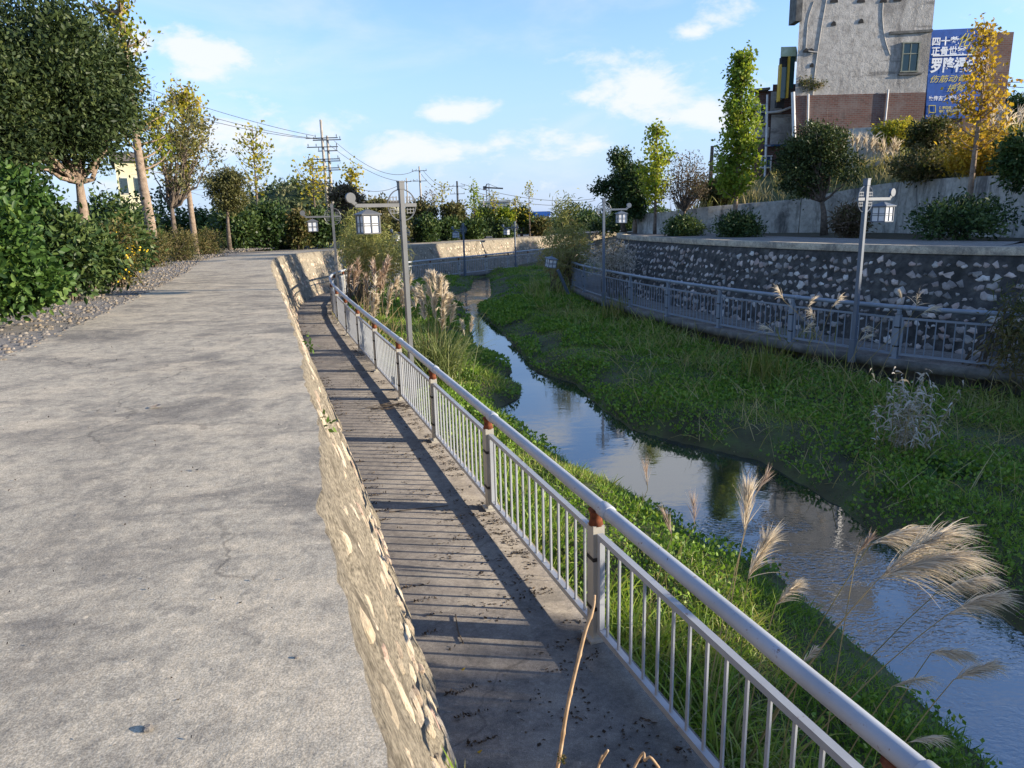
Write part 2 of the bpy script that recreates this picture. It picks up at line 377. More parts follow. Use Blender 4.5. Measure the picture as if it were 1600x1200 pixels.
# ------------------------------------------------------------------ bank curves (handrail lines)
LC = smooth_curve([(4.7, -7.3), (3.17, -2.8), (2.32, -.28), (1.46, 2.22), (.6, 4.74), (-.26, 7.26), (-1.1, 9.73), (-1.95, 12.2), (-2.83, 14.7), (-3.7, 17.2), (-4.75, 20.3), (-5.85, 23.7),
                   (-6.75, 27), (-7.3, 30), (-7.5, 33.5), (-6.9, 37.5), (-5.6, 40.7), (-3.8, 43.7), (-1.5, 46.6), (3.1, 53.7), (9, 62), (20, 72), (40, 86)])
RC = smooth_curve([(17.5, -9), (15.6, -3), (14.3, 1.5), (13.2, 5.6), (12.0, 9.2), (10.8, 11.6), (9.58, 13.13), (8.47, 14.2), (7.3, 15.95), (5.95, 18.8), (4.5, 23), (3.55, 27.05), (2.95, 30.6), (2.9, 33.5), (3.6, 37), (5.4, 41), (8.6, 45.5), (14, 51.5), (25, 60), (45, 74)])
LCF = smooth_curve([(4.7, -7.3), (3.17, -2.8), (2.32, -.28), (1.46, 2.22), (.6, 4.74), (-.26, 7.26), (-1.1, 9.73), (-1.95, 12.2), (-2.83, 14.7), (-3.7, 17.2), (-4.75, 20.3), (-5.85, 23.7),
                   (-6.75, 27), (-7.3, 30), (-7.5, 33.5), (-6.9, 37.5), (-5.6, 40.7), (-3.8, 43.7), (-1.5, 46.6), (3.1, 53.7), (9, 62), (20, 72), (40, 86)], .07)
def dzl(y): return -0.3 * np.clip((np.asarray(y) - 26) / 15, 0, 1)      # the far left bank lies a little lower
ZW = -1.9; ZR = 0.25; RAILH = 1.05
def strip(name, A, B, zA, zB, mat, nx=1, parent=None, jitter=None):
    n = len(A); V = []
    for i in range(nx + 1):
        t = i / nx; P = A * (1 - t) + B * t; z = np.broadcast_to(zA, n) * (1 - t) + np.broadcast_to(zB, n) * t
        V.append(np.c_[P, z])
    V = np.stack(V, 1).reshape(-1, 3); k = nx + 1
    Q = np.array([(i * k + j, (i + 1) * k + j, (i + 1) * k + j + 1, i * k + j + 1) for i in range(n - 1) for j in range(nx)])
    return npmesh(name, V, Q, mat, parent)
def struct(o, label, cat=None): 
    tag(o, label, cat, kind='structure'); return o

# ground sheets on either side of the river cut, reaching the horizon
def sheet(name, poly, z, mat, label):
    mb = MB(); mb.add([(x, y, z) for x, y in poly], [tuple(range(len(poly)))])
    return struct(mb.build(name, mat), label)
lw = offset(LC, 2.05); rw = offset(RC, -2.25)
edgeL = [tuple(p) for p in lw[::6]] + [tuple(lw[-1])]
sheet('ground', [(5, -60)] + edgeL + [(900, 1500), (-1500, 1500), (-1500, -60)], -0.34, MAT['field'], 'flat green and brown ground left of the river running to the horizon')
edgeR = [tuple(p) for p in rw[::6]] + [tuple(rw[-1])]
sheet('ground', [(30, -60)] + edgeR + [(900, 1490), (1500, 1200), (1500, -60)], ZR - .03, MAT['soil'], 'bare ground on the right river bank')
# the left embankment: planted ground, pebbled strip, concrete road
nL = len(LC); zL = dzl(LC[:, 1])
o = strip('planting_bed', offset(LC, 5.4), offset(LC, 16), zL - .012, zL - .012, MAT['soil'], 6); struct(o, 'dark planted soil beside the pebbled strip')
wob = .12 * (vnoise(LC[:, 0] * 2, LC[:, 1] * 2, 1.3) - .5)
redge = np.interp(LC[:, 1], [0, 7, 11, 20, 33, 45], [4.75, 4.68, 4.38, 4.02, 4.6, 4.6])
o = strip('pebble_strip', LC[:, :2] + normals2(LC) * (redge - .12)[:, None], LC[:, :2] + normals2(LC) * (6.6 + 1.4 * np.clip((LC[:, 1] - 12) / 12, 0, 1) + wob * 4)[:, None], zL - .004, zL - .004, MAT['gravel'], 4); struct(o, 'grey pebbled strip along the road edge')
zLF = dzl(LCF[:, 1]); dtopL = np.interp(LCF[:, 1], [0, 3.6, 5, 7.5], [1.97, 1.96, 1.91, 1.86]); dbaseL = np.interp(LCF[:, 1], [0, 3.5, 5, 7.5], [1.38, 1.34, 1.27, 1.21])
ein = dtopL - .015 + .10 * (vnoise(LCF[:, 0], LCF[:, 1], .55, 5) - .5) + .05 * (vnoise(LCF[:, 0] + 9, LCF[:, 1], .13, 2) - .5); ein0 = ein
o = strip('road', LCF[:, :2] + normals2(LCF) * ein[:, None], LCF[:, :2] + normals2(LCF) * np.interp(LCF[:, 1], [0, 7, 11, 20, 33, 45], [4.75, 4.68, 4.38, 4.02, 4.6, 4.6])[:, None], zLF + .006, zLF + .004, MAT['road'], 6); struct(o, 'pale concrete embankment road curving away to the left')
# walkways
def walkway(name, C_, sgn, w, zoff, label):
    z = ZW + zoff; n = len(C_)
    prof = [(w + .25, 0), (-.12, 0), (-.12, -.2), (.25, -.2), (.3, -1.5)]
    V = []; 
    for (d, dz) in prof: V.append(np.c_[C_[:, :2] + normals2(C_) * sgn * d, z + dz])
    V = np.stack(V, 1).reshape(-1, 3); k = len(prof)
    Q = [(i * k + j, (i + 1) * k + j, (i + 1) * k + j + 1, i * k + j + 1) for i in range(n - 1) for j in range(k - 1)]
    o = npmesh(name, V, Q, MAT['walk']); o.data.materials.append(MAT['slab_edge'])
    mi = np.array([0 if q % (k - 1) == 0 else 1 for q in range(len(Q))], np.int32); o.data.polygons.foreach_set('material_index', mi)
    return struct(o, label)
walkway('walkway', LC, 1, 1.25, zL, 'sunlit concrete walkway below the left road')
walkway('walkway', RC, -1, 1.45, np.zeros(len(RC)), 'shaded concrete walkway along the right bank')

# ------------------------------------------------------------------ stone retaining walls
def stone_mesh(k, mat):
    r = random.Random(k); n = 8; mb = MB(); V = []
    ang = [2 * math.pi * (i + r.uniform(-.42, .42)) / n for i in range(n)]; rad = [r.uniform(.5, 1.15) for _ in range(n)]
    for (sc, z) in ((1.04, -.35), (1.0, .05), (.86, .3), (.5, .42)):
        V += [(math.cos(a) * q * sc * .5 + r.uniform(-.03, .03), math.sin(a) * q * sc * .5 + r.uniform(-.03, .03), z + r.uniform(-.07, .07) * (z > .1)) for a, q in zip(ang, rad)]
    F = [(j * n + i, j * n + (i + 1) % n, (j + 1) * n + (i + 1) % n, (j + 1) * n + i) for j in range(3) for i in range(n)] + [tuple(range(3 * n, 4 * n))]
    mb.add(V, F); return mb.mesh('stone', mat)
def stone_wall(name, C_, sgn, d_base, d_top, zb, zt, mat, smat, label, srange, cell, fill, near, zfun=None, stone_h=.06, asp=1.0, ds=.25):
    """battered wall; mortar face is one mesh, every stone a piece of its own (the largest 300), the rest one part"""
    nrm = normals2(C_) * sgn; n = len(C_); k = 12; V = []
    zz = zfun if zfun is not None else np.zeros(n)
    for j in range(k + 1):
        t = j / k; d = np.broadcast_to(np.asarray(d_base) * (1 - t) + np.asarray(d_top) * t, (n,)); z = zb * (1 - t) + zt * t
        P = C_[:, :2] + nrm * d[:, None]
        fade = min(1.0, (1 - t) * 4); b = ((vnoise(np.arange(n) * ds + 40 * sgn, np.full(n, z * 1.0 + 9), .3, 4) - .5) * .11 + (vnoise(np.arange(n) * ds + 11, np.full(n, z + 3), .09, 2) - .5) * .05 * (ds < .2)) * fade
        V.append(np.c_[P - nrm * b[:, None], np.full(n, z) + zz])
    for dd, z in ((d_top + .3, zt), ):
        V.append(np.c_[C_[:, :2] + nrm * np.broadcast_to(dd, (n,))[:, None], np.full(n, z) + zz])
    k += 1
    V = np.stack(V, 1).reshape(-1, 3)
    Q = [(i * (k + 1) + j, (i + 1) * (k + 1) + j, (i + 1) * (k + 1) + j + 1, i * (k + 1) + j + 1) for i in range(n - 1) for j in range(k)]
    root = empty(name, (0, 0, 0)); tag(root, label, 'wall')
    npmesh('wall_face', V, Q, mat, root, smooth=False)
    # stones
    s = np.r_[0, np.cumsum(np.linalg.norm(np.diff(C_[:, :2], axis=0), axis=1))]
    DB = np.broadcast_to(d_base, (n,)); DT = np.broadcast_to(d_top, (n,))
    H = zt - zb; slope = math.hypot(H, .7); rows = int(slope / cell); spots = []
    for i in range(int(srange[0] / cell), int(srange[1] / cell)):
        for j in range(rows):
            if random.random() > fill: continue
            ss = (i + .5 * (j % 2) + random.uniform(-.3, .3)) * cell; t = (j + .5 + random.uniform(-.25, .25)) / rows
            if t > .92 or ss >= s[-1]: continue
            x = np.interp(ss, s, C_[:, 0]); y = np.interp(ss, s, C_[:, 1])
            nx = np.interp(ss, s, nrm[:, 0]); ny = np.interp(ss, s, nrm[:, 1]); q = math.hypot(nx, ny); nx /= q; ny /= q
            d_b = float(np.interp(ss, s, DB)); d_t = float(np.interp(ss, s, DT)); d = d_b * (1 - t) + d_t * t; z = zb * (1 - t) + zt * t + float(np.interp(ss, s, zz))
            p = Vector((x + nx * d, y + ny * d, z))
            up = Vector((nx * (d_t - d_b), ny * (d_t - d_b), H)).normalized()
            tan = Vector((-ny, nx, 0)); out_ = tan.cross(up)
            if out_.dot(Vector((nx, ny, 0))) > 0: tan = -tan; out_ = -out_
            big = random.choice((.45, .6, .75, .85, .95, 1.15)) 
            spots.append((math.hypot(x, y), p, tan, up, out_, cell * big * random.uniform(.9, 1.35), cell * big * random.uniform(.7, 1.1) * asp, random.uniform(-.5, .5)))
    spots.sort(key=lambda q: q[0])
    meshes = [stone_mesh(q + 1, smat) for q in range(9)]
    def mtx(q):
        _, p, tan, up, o_, sx, sy, a = q
        x = tan * math.cos(a) + up * math.sin(a); y = up * math.cos(a) - tan * math.sin(a)
        dz = stone_h
        return Matrix(((x.x * sx, y.x * sy, o_.x * dz, p.x), (x.y * sx, y.y * sy, o_.y * dz, p.y), (x.z * sx, y.z * sy, o_.z * dz, p.z), (0, 0, 0, 1)))
    vis = [q for q in spots if q[0] > near]
    for q in vis[:300]:
        o = inst('stone', random.choice(meshes), root); o.matrix_world = mtx(q)
    rest = vis[300:]
    if rest:
        VV = []; FF = []; TT = []; nn = 0
        for q in rest:
            me = random.choice(meshes); Mx = mtx(q); c = [Mx @ v.co for v in me.vertices]; VV += c
            tt = random.random()
            for pl in me.polygons:
                ids = [i + nn for i in pl.vertices]
                if len(ids) == 4: FF.append(ids); TT.append(tt)
                else:
                    for a in range(1, len(ids) - 2, 2): FF.append([ids[0], ids[a], ids[a + 1], ids[a + 2]]); TT.append(tt)
            nn += len(me.vertices)
        o = npmesh('stones', [tuple(v) for v in VV], FF, smat, root, TT); o['kind'] = 'stuff'
    return root
stone_wall('retaining_wall', LCF, 1, dbaseL, ein0, ZW - .05, .0, MAT['mortar_left'], MAT['stone_left'],
           'sunlit tan stone wall holding up the left road', (8.5, 76), .21, .66, 1.4, zLF, .04, 1.1, .07)
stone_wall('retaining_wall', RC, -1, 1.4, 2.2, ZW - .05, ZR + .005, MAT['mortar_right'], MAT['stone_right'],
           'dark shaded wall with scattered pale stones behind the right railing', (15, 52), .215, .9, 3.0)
# coping strip and paved promenade on the right bank
mb = MB(); n = len(RC); prof = [(2.12, -.1), (2.1, .07), (2.55, .07), (2.55, 0)]
V = np.stack([np.c_[offset(RC, -d), np.full(n, ZR + z)] for d, z in prof], 1).reshape(-1, 3)
o = npmesh('coping', V, [(i * 4 + j, (i + 1) * 4 + j, (i + 1) * 4 + j + 1, i * 4 + j + 1) for i in range(n - 1) for j in range(3)], MAT['road']); struct(o, 'pale concrete coping along the top of the right wall')
o = strip('promenade', offset(RC, -2.56), offset(RC, -6.2), ZR + .02, ZR + .02, MAT['gravel'], 3); struct(o, 'grey pebbled promenade on the right bank')

# ------------------------------------------------------------------ river bed and water
WR = [(-1.23, 44.99), (-.93, 36.48), (-1.11, 33.52), (-1.45, 30.83), (-.9, 28.06), (-.42, 25.73), (.4, 20.57), (.62, 18.88), (1.6, 17.3), (1.89, 15.1), (2.35, 13.27), (3.04, 12.48), (4.17, 11.33), (4.59, 9.39), (4.61, 8.36), (4.77, 7.5), (4.95, 6.19), (5.2, 4.0), (5.6, 1), (6.5, -5)]
WL = [(-2.21, 44.35), (-2.14, 39.06), (-2.89, 36.36), (-2.16, 31.97), (-1.59, 28.18), (-1.19, 22.24), (-.08, 19.76), (.01, 18.79), (-.41, 18.11), (.24, 17.24), (.17, 16.03), (-.44, 15.07), (1.02, 11.1), (1.55, 10.35), (2.14, 9.0), (2.49, 8.12), (2.95, 7.6), (3.13, 6.63), (3.36, 5.56), (3.46, 4.56), (3.7, 2.5), (4.2, -.5), (5.2, -6)]
WPOLY = np.array([(-1.6, 46.2)] + WR + WL[::-1])
WRa, WLa = np.array(WR), np.array(WL)
def zwater(y): return -2.9 + .4 * np.clip((np.asarray(y, float) - 18) / 26, 0, 1)
WB = np.r_[WPOLY, WPOLY[:1]]
def bedz(x, y):
    x = np.asarray(x, float); y = np.asarray(y, float)
    ins = in_poly(x, y, WPOLY); d = dist_poly(x, y, WB)
    nz = vnoise(x, y, 1.7, 4) - .5
    h = np.where(ins, -np.minimum(d * .8, .4), np.minimum(.05 + d * np.where(y > 20, .22, .42), .34 + .02 * d) + .34 * nz * np.clip(d, 0, 1))
    return zwater(y) + h
gx = np.arange(-10, 13.01, .16); gy = np.arange(-4, 64, .2)
X, Y = np.meshgrid(gx, gy); Z = bedz(X, Y)
nx_, ny_ = len(gx), len(gy)
idx = np.arange(nx_ * ny_).reshape(ny_, nx_)
Q = np.stack([idx[:-1, :-1], idx[:-1, 1:], idx[1:, 1:], idx[1:, :-1]], -1).reshape(-1, 4)
# keep only cells between the two walkways
RPOLY = np.r_[offset(LC, .3)[::4], offset(RC, -.4)[::-4]]
cx = X[:-1, :-1].ravel() + .08; cy = Y[:-1, :-1].ravel() + .1
Q = Q[in_poly(cx, cy, RPOLY)]
o = npmesh('riverbed', np.c_[X.ravel(), Y.ravel(), Z.ravel()], Q, MAT['bed'], smooth=True); struct(o, 'green river bed between the two walkways')
wy = np.arange(-5, 47.5, .5); V = []; 
for y in wy: V += [(-9, y, float(zwater(y))), (9, y, float(zwater(y)))]
# water sheet lies a little below the grassy rims, visible only in the stream cut
cx0 = np.interp(wy, WLa[::-1][np.argsort(WLa[::-1][:, 1])][:, 1], WLa[::-1][np.argsort(WLa[::-1][:, 1])][:, 0]) - .9
cx1 = np.interp(wy, WRa[np.argsort(WRa[:, 1])][:, 1], WRa[np.argsort(WRa[:, 1])][:, 0]) + .9
V = []
for y, a, b_ in zip(wy, cx0, cx1): V += [(a, y, float(zwater(y))), (b_, y, float(zwater(y)))]
o = npmesh('river_water', V, [(2 * i, 2 * i + 1, 2 * i + 3, 2 * i + 2) for i in range(len(wy) - 1)], MAT['water']); struct(o, 'narrow stream reflecting the sky, winding through the grass')

# ------------------------------------------------------------------ railings
BAY = 2.63
def chord_posts(C_, start):
    P = C_[:, :2]; pts = [P[start]]; i = start
    while True:
        d = np.linalg.norm(P[i:] - pts[-1], axis=1); k = np.argmax(d >= BAY)
        if d[k] < BAY: break
        a, b_ = P[i + k - 1], P[i + k]; da, db = d[k - 1], d[k]; t = (BAY - da) / (db - da + 1e-9)
        pts.append(a + (b_ - a) * t); i += k
    return pts
def panel_mesh():
    mb = MB(); L = BAY - .13
    mb.box((L / 2, 0, .85), (L, .045, .04)); mb.box((L / 2, 0, .095), (L, .045, .045))
    mb.box((.022, 0, .475), (.042, .041, .71)); mb.box((L - .022, 0, .475), (.042, .041, .71))
    return mb.mesh('railing_panel', MAT['panel'])
def baluster_mesh():
    mb = MB(); mb.tube([(0, 0, .11), (0, 0, .84)], .0125, 6); return mb.mesh('baluster', MAT['panel'])
def post_mesh():
    mb = MB(); mb.box((0, 0, .46), (.1, .09, .92)); mb.box((0, 0, .01), (.17, .16, .02)); return mb.mesh('post', MAT['post'])
def neck_mesh():
    mb = MB(); mb.tube([(0, 0, .915), (0, 0, .96), (0, 0, 1.0), (0, 0, 1.035)], [.056, .045, .046, .062], 10); return mb.mesh('neck', MAT['rust'], True)
def strap_mesh():
    mb = MB(); mb.box((0, 0, 0), (.106, .096, .03)); return mb.mesh('strap', MAT['strap'])
def sleeve_mesh():
    mb = MB(); mb.tube([(-.06, 0, 0), (-.055, 0, 0), (.055, 0, 0), (.06, 0, 0)], [.049, .056, .056, .049], 16); return mb.mesh('sleeve', MAT['rail'], True)
ME = dict(panel=panel_mesh(), bal=baluster_mesh(), post=post_mesh(), neck=neck_mesh(), strap=strap_mesh(), sleeve=sleeve_mesh())
NB = 14
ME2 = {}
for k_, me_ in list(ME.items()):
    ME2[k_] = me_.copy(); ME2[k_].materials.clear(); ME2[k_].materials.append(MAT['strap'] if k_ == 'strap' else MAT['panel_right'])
def railing(name, C_, start, nb, label, zf, detail_until, ME=ME, hmat='rail'):
    pts = chord_posts(C_, start)[:nb + 1]; root = empty(name, (pts[0][0], pts[0][1], ZW)); tag(root, label, 'railing')
    base = Vector((pts[0][0], pts[0][1], ZW)); far = MB(); nfar = 0
    s_all = C_[:, :2]; i0 = start; i1 = np.argmin(np.linalg.norm(s_all - pts[-1], axis=1))
    hp = np.c_[s_all[i0:i1 + 1:2], ZW + 1.08 + zf[i0:i1 + 1:2]] - np.array(base)
    mb = MB(); mb.tube(hp, .047, 16); mb.build('handrail', MAT[hmat], root, True)
    for i, p in enumerate(pts):
        z = ZW + float(np.interp(p[1], C_[:, 1], zf)) if zf.any() else ZW
        q = pts[i + 1] if i + 1 < len(pts) else None
        d = (q - p) if q is not None else (p - pts[i - 1]); a = math.atan2(d[1], d[0]); d = d / np.linalg.norm(d)
        loc = Vector((p[0], p[1], z)) - base
        po = inst('post', ME['post'], root, loc, (0, 0, a)); inst('neck', ME['neck'], po)
        for zs in (.26, .66): inst('strap', ME['strap'], po, (0, 0, zs))
        inst('sleeve', ME['sleeve'], root, loc + Vector((-d[0] * .16, -d[1] * .16, 1.08)), (0, 0, a))
        if q is None: break
        z2 = ZW + float(np.interp(q[1], C_[:, 1], zf)) if zf.any() else ZW
        pa = inst('railing_panel', ME['panel'], root, loc + Vector((d[0] * .065, d[1] * .065, 0)), (0, -math.atan2(z2 - z, BAY), a))
        L = BAY - .13
        for j in range(NB):
            x = .13 + (L - .26) * j / (NB - 1)
            if i < detail_until: inst('baluster', ME['bal'], pa, (x, 0, 0))
            else: 
                c = np.array(loc) + np.array([d[0] * (.065 + x), d[1] * (.065 + x), 0]); far.tube([c + (0, 0, .11), c + (0, 0, .84)], .0125, 4)
                nfar += 1
    if nfar: far.build('far_balusters', MAT['panel'], root)['kind'] = 'stuff'
    return root, pts
k0 = np.argmin(np.linalg.norm(LC[:, :2] - np.array([2.32, -.28]), axis=1))
rl, LP = railing('railing', LC, k0, 25, 'pale grey pipe railing with rusty posts along the left walkway', zL, 21)
k1 = np.argmin(np.linalg.norm(RC[:, :2] - np.array([13.2, 5.6]), axis=1))
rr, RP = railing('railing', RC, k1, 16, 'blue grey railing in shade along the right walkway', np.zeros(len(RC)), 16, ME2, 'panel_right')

# ------------------------------------------------------------------ lantern lamps
def lantern_parts(parent, loc, rz, metal, tilt=0.0, name='lantern'):
    ln = MB(); w = .17; 
    for sx in (-1, 1):
        for sy in (-1, 1): ln.box((sx * w, sy * w, -.2), (.025, .025, .34))
    for z in (-.035, -.365): 
        for s_ in (-1, 1):
            ln.box((0, s_ * w, z), (2 * w - .026, .024, .024)); ln.box((s_ * w, 0, z), (.024, 2 * w - .026, .024))
    for z in (-.185, -.225):
        for s_ in (-1, 1):
            ln.box((0, s_ * w, z), (2 * w - .026, .016, .012)); ln.box((s_ * w, 0, z), (.016, 2 * w - .026, .012))
    for s_ in (-1, 1):
        ln.box((0, s_ * w, -.2), (.016, .018, .305)); ln.box((s_ * w, 0, -.2), (.018, .016, .305))
    fr = ln.build(name, metal, parent); fr.location = loc; fr.rotation_euler = (tilt, tilt * .6, rz)
    rf = MB(); V = [(-.21, -.21, -.03), (.21, -.21, -.03), (.21, .21, -.03), (-.21, .21, -.03), (-.21, -.21, -.012), (.21, -.21, -.012), (.21, .21, -.012), (-.21, .21, -.012),
                    (-.03, -.03, .07), (.03, -.03, .07), (.03, .03, .07), (-.03, .03, .07)]
    rf.add(V, [(3, 2, 1, 0), (0, 1, 5, 4), (1, 2, 6, 5), (2, 3, 7, 6), (3, 0, 4, 7), (4, 5, 9, 8), (5, 6, 10, 9), (6, 7, 11, 10), (7, 4, 8, 11), (8, 9, 10, 11)])
    rf.tube([(0, 0, .06), (0, 0, .16)], .009, 6); rf.build('roof', metal, fr)
    for a in range(4):
        pn = MB(); pn.box((0, -.158, -.2), (.31, .006, .31)); p = pn.build('pane', MAT['pane'], fr); p.rotation_euler = (0, 0, a * math.pi / 2)
    bt = MB(); bt.box((0, 0, -.375), (.3, .3, .008)); bt.build('base_plate', metal, fr)
    return fr
def lamp(xy, zb, ang, height, label, metal, lantern=True):
    """square post, short arm with a disc at its end, fretted ring, hanging lantern; arm points along local +x"""
    root = empty('street_lamp', (xy[0], xy[1], zb), ang); tag(root, label, 'street lamp', 'lantern street lamps along the river')
    mb = MB(); mb.box((0, 0, height / 2), (.08, .08, height)); mb.box((0, 0, .25), (.12, .12, .5)); mb.build('pole', metal, root)
    mb = MB(); mb.box((0, 0, height + .06), (.1, .1, .12)); mb.box((0, 0, height + .13), (.115, .115, .02)); mb.build('cap', metal, root)
    za = height - .27
    mb = MB(); mb.box((.465, 0, za), (.83, .045, .06)); mb.box((-.165, 0, za), (.23, .045, .06)); mb.build('arm', metal, root)
    mb = MB(); mb.bar((.86, 0, za + .02), (.93, 0, za + .07), .045, .06); mb.tube([(.95, -.03, za + .13), (.95, .03, za + .13)], .085, 16); mb.build('scroll_disc', metal, root)
    mb = MB(); t = np.linspace(0, 2 * math.pi, 33); mb.tube(np.c_[.27 * np.cos(t), 0 * t, za + .27 * np.sin(t)], .011, 6, False)
    for sx in (-1, 1):
        for sz in (-1, 1):
            for (x, z) in ((.10, .10), (.16, .10), (.22, .10)): mb.box((sx * x, 0, za + sz * z), (.012, .012, .10))
            mb.box((sx * .16, 0, za + sz * .075), (.15, .011, .012)); mb.box((sx * .15, 0, za + sz * .135), (.13, .011, .012))
    mb.build('fretted_ring', metal, root)
    if lantern: lantern_parts(root, (.66, 0, za - .13), 0.0, metal).scale = (.88, .88, .92)
    return root
def rail_frame(C_, target):
    i = int(np.argmin(np.linalg.norm(C_[:, :2] - np.array(target), axis=1))); return C_[i, :2], normals2(C_)[i]
def lamp_at(C_, sgn, target, height, label, metal, off=.33, zb=ZW - .15, turn=0.0):
    p, n = rail_frame(C_, target); n = n * sgn; q = p - n * off
    return lamp(q, zb, math.atan2(n[1], n[0]) + turn, height, label, metal)
lamp_at(LC, 1, (-2.15, 12.8), 3.78, 'nearest grey lantern lamp standing outside the left railing', MAT['lamp_metal'], turn=.26)
lamp_at(LC, 1, (-5.95, 24.2), 3.7, 'smaller grey lantern lamp where the left railing bends', MAT['lamp_metal'], off=.2)
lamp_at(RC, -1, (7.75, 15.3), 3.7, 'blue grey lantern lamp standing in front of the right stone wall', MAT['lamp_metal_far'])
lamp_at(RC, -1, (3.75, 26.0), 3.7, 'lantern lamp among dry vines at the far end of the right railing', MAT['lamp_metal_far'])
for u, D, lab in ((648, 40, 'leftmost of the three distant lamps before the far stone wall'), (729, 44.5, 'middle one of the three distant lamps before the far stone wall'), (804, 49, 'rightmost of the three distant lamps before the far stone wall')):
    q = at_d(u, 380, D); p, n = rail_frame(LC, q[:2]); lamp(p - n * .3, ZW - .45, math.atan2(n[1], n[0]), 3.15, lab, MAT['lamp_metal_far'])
# a concrete footing under the near right lamp
# ------------------------------------------------------------------ plant helpers
def unit(a): return a / (np.linalg.norm(a, axis=-1, keepdims=True) + 1e-9)
def leaf_quads(P, L, Wd, out=None, ko=0.6, up=.15):
    n = len(P); L = np.broadcast_to(L, (n,))[:, None]; Wd = np.broadcast_to(Wd, (n,))[:, None]
    a = rng.normal(size=(n, 3)); a = unit(a)
    if out is not None: a = a + out * ko
    a[:, 2] += up; a = unit(a)
    b = unit(np.cross(a, rng.normal(size=(n, 3)))); c = np.cross(a, b)
    V = np.stack([P, P + a * L * .45 + b * Wd * .5 + c * L * .06, P + a * L, P + a * L * .45 - b * Wd * .5 + c * L * .06], 1).reshape(-1, 3)
    return V, np.arange(4 * n).reshape(-1, 4)
def oval_leaves(P, L, Wd, out=None, ko=0.6, up=.15):
    n = len(P); L = np.broadcast_to(L, (n,))[:, None]; Wd = np.broadcast_to(Wd, (n,))[:, None]
    a = unit(rng.normal(size=(n, 3)))
    if out is not None: a = a + out * ko
    a[:, 2] += up; a = unit(a); b = unit(np.cross(a, rng.normal(size=(n, 3)))); c = np.cross(a, b)
    V = np.stack([P, P + a * L * .3 + b * Wd * .48 + c * L * .07, P + a * L * .7 + b * Wd * .42 + c * L * .05, P + a * L - c * L * .05, P + a * L * .7 - b * Wd * .42 + c * L * .05, P + a * L * .3 - b * Wd * .48 + c * L * .07], 1).reshape(-1, 3)
    i = np.arange(n)[:, None, None] * 6; return V, (i + np.array([[0, 1, 2, 3], [0, 3, 4, 5]])[None]).reshape(-1, 4)
def ribbons(P, d, L, g, w, k=3, side=None):
    """thin tapering ribbons: start P, unit direction d, length L, gravity droop g, width w"""
    n = len(P); L = np.broadcast_to(L, (n,)); g = np.broadcast_to(g, (n,)); w = np.broadcast_to(w, (n,))
    if side is None:
        side = unit(np.cross(d, rng.normal(size=(n, 3)) * np.array([1, 1, .4])))
    V = []
    for j in range(k + 1):
        t = j / k; c = P + d * (L * t)[:, None]; c[:, 2] -= g * L * t * t
        ww = (w * (1 - t ** 1.6) + w * .06)[:, None] * .5 * (1 if j else .7)
        V += [c - side * ww, c + side * ww]
    V = np.stack(V, 1).reshape(-1, 3); m = 2 * (k + 1)
    q = np.array([(2 * j, 2 * j + 1, 2 * j + 3, 2 * j + 2) for j in range(k)])
    return V, (np.arange(n)[:, None, None] * m + q[None]).reshape(-1, 4)
def join(parts):
    V = []; Q = []; n = 0
    for v, q in parts: V.append(v); Q.append(q + n); n += len(v)
    return np.concatenate(V), np.concatenate(Q)
def in_ball(n, c, r, shell=2.2):
    d = unit(rng.normal(size=(n, 3))); q = rng.random(n) ** (1 / shell)
    return np.asarray(c) + d * q[:, None] * np.asarray(r), d
def bez(a, b, c, n=7):
    t = np.linspace(0, 1, n)[:, None]; return (1 - t) ** 2 * np.asarray(a) + 2 * t * (1 - t) * np.asarray(b) + t * t * np.asarray(c)
def crown_mesh(C_, outd, r, nleaf, L, Wd, spread=.16, tbase=None, oval=False):
    n = len(C_); tb = rng.random(n) if tbase is None else tbase
    P = np.repeat(C_, nleaf, 0) + rng.normal(size=(n * nleaf, 3)) * (np.repeat(np.broadcast_to(r, (n,)), nleaf)[:, None] * np.array([1, 1, .75])) * .55
    o = np.repeat(outd, nleaf, 0)
    V, Q = (oval_leaves if oval else leaf_quads)(P, L * rng.uniform(.65, 1.25, len(P)), Wd * rng.uniform(.7, 1.2, len(P)), o)
    t = np.clip(np.repeat(tb, nleaf) + rng.normal(size=len(P)) * spread, 0, 1)
    return V, Q, (np.repeat(t, 2) if oval else t)
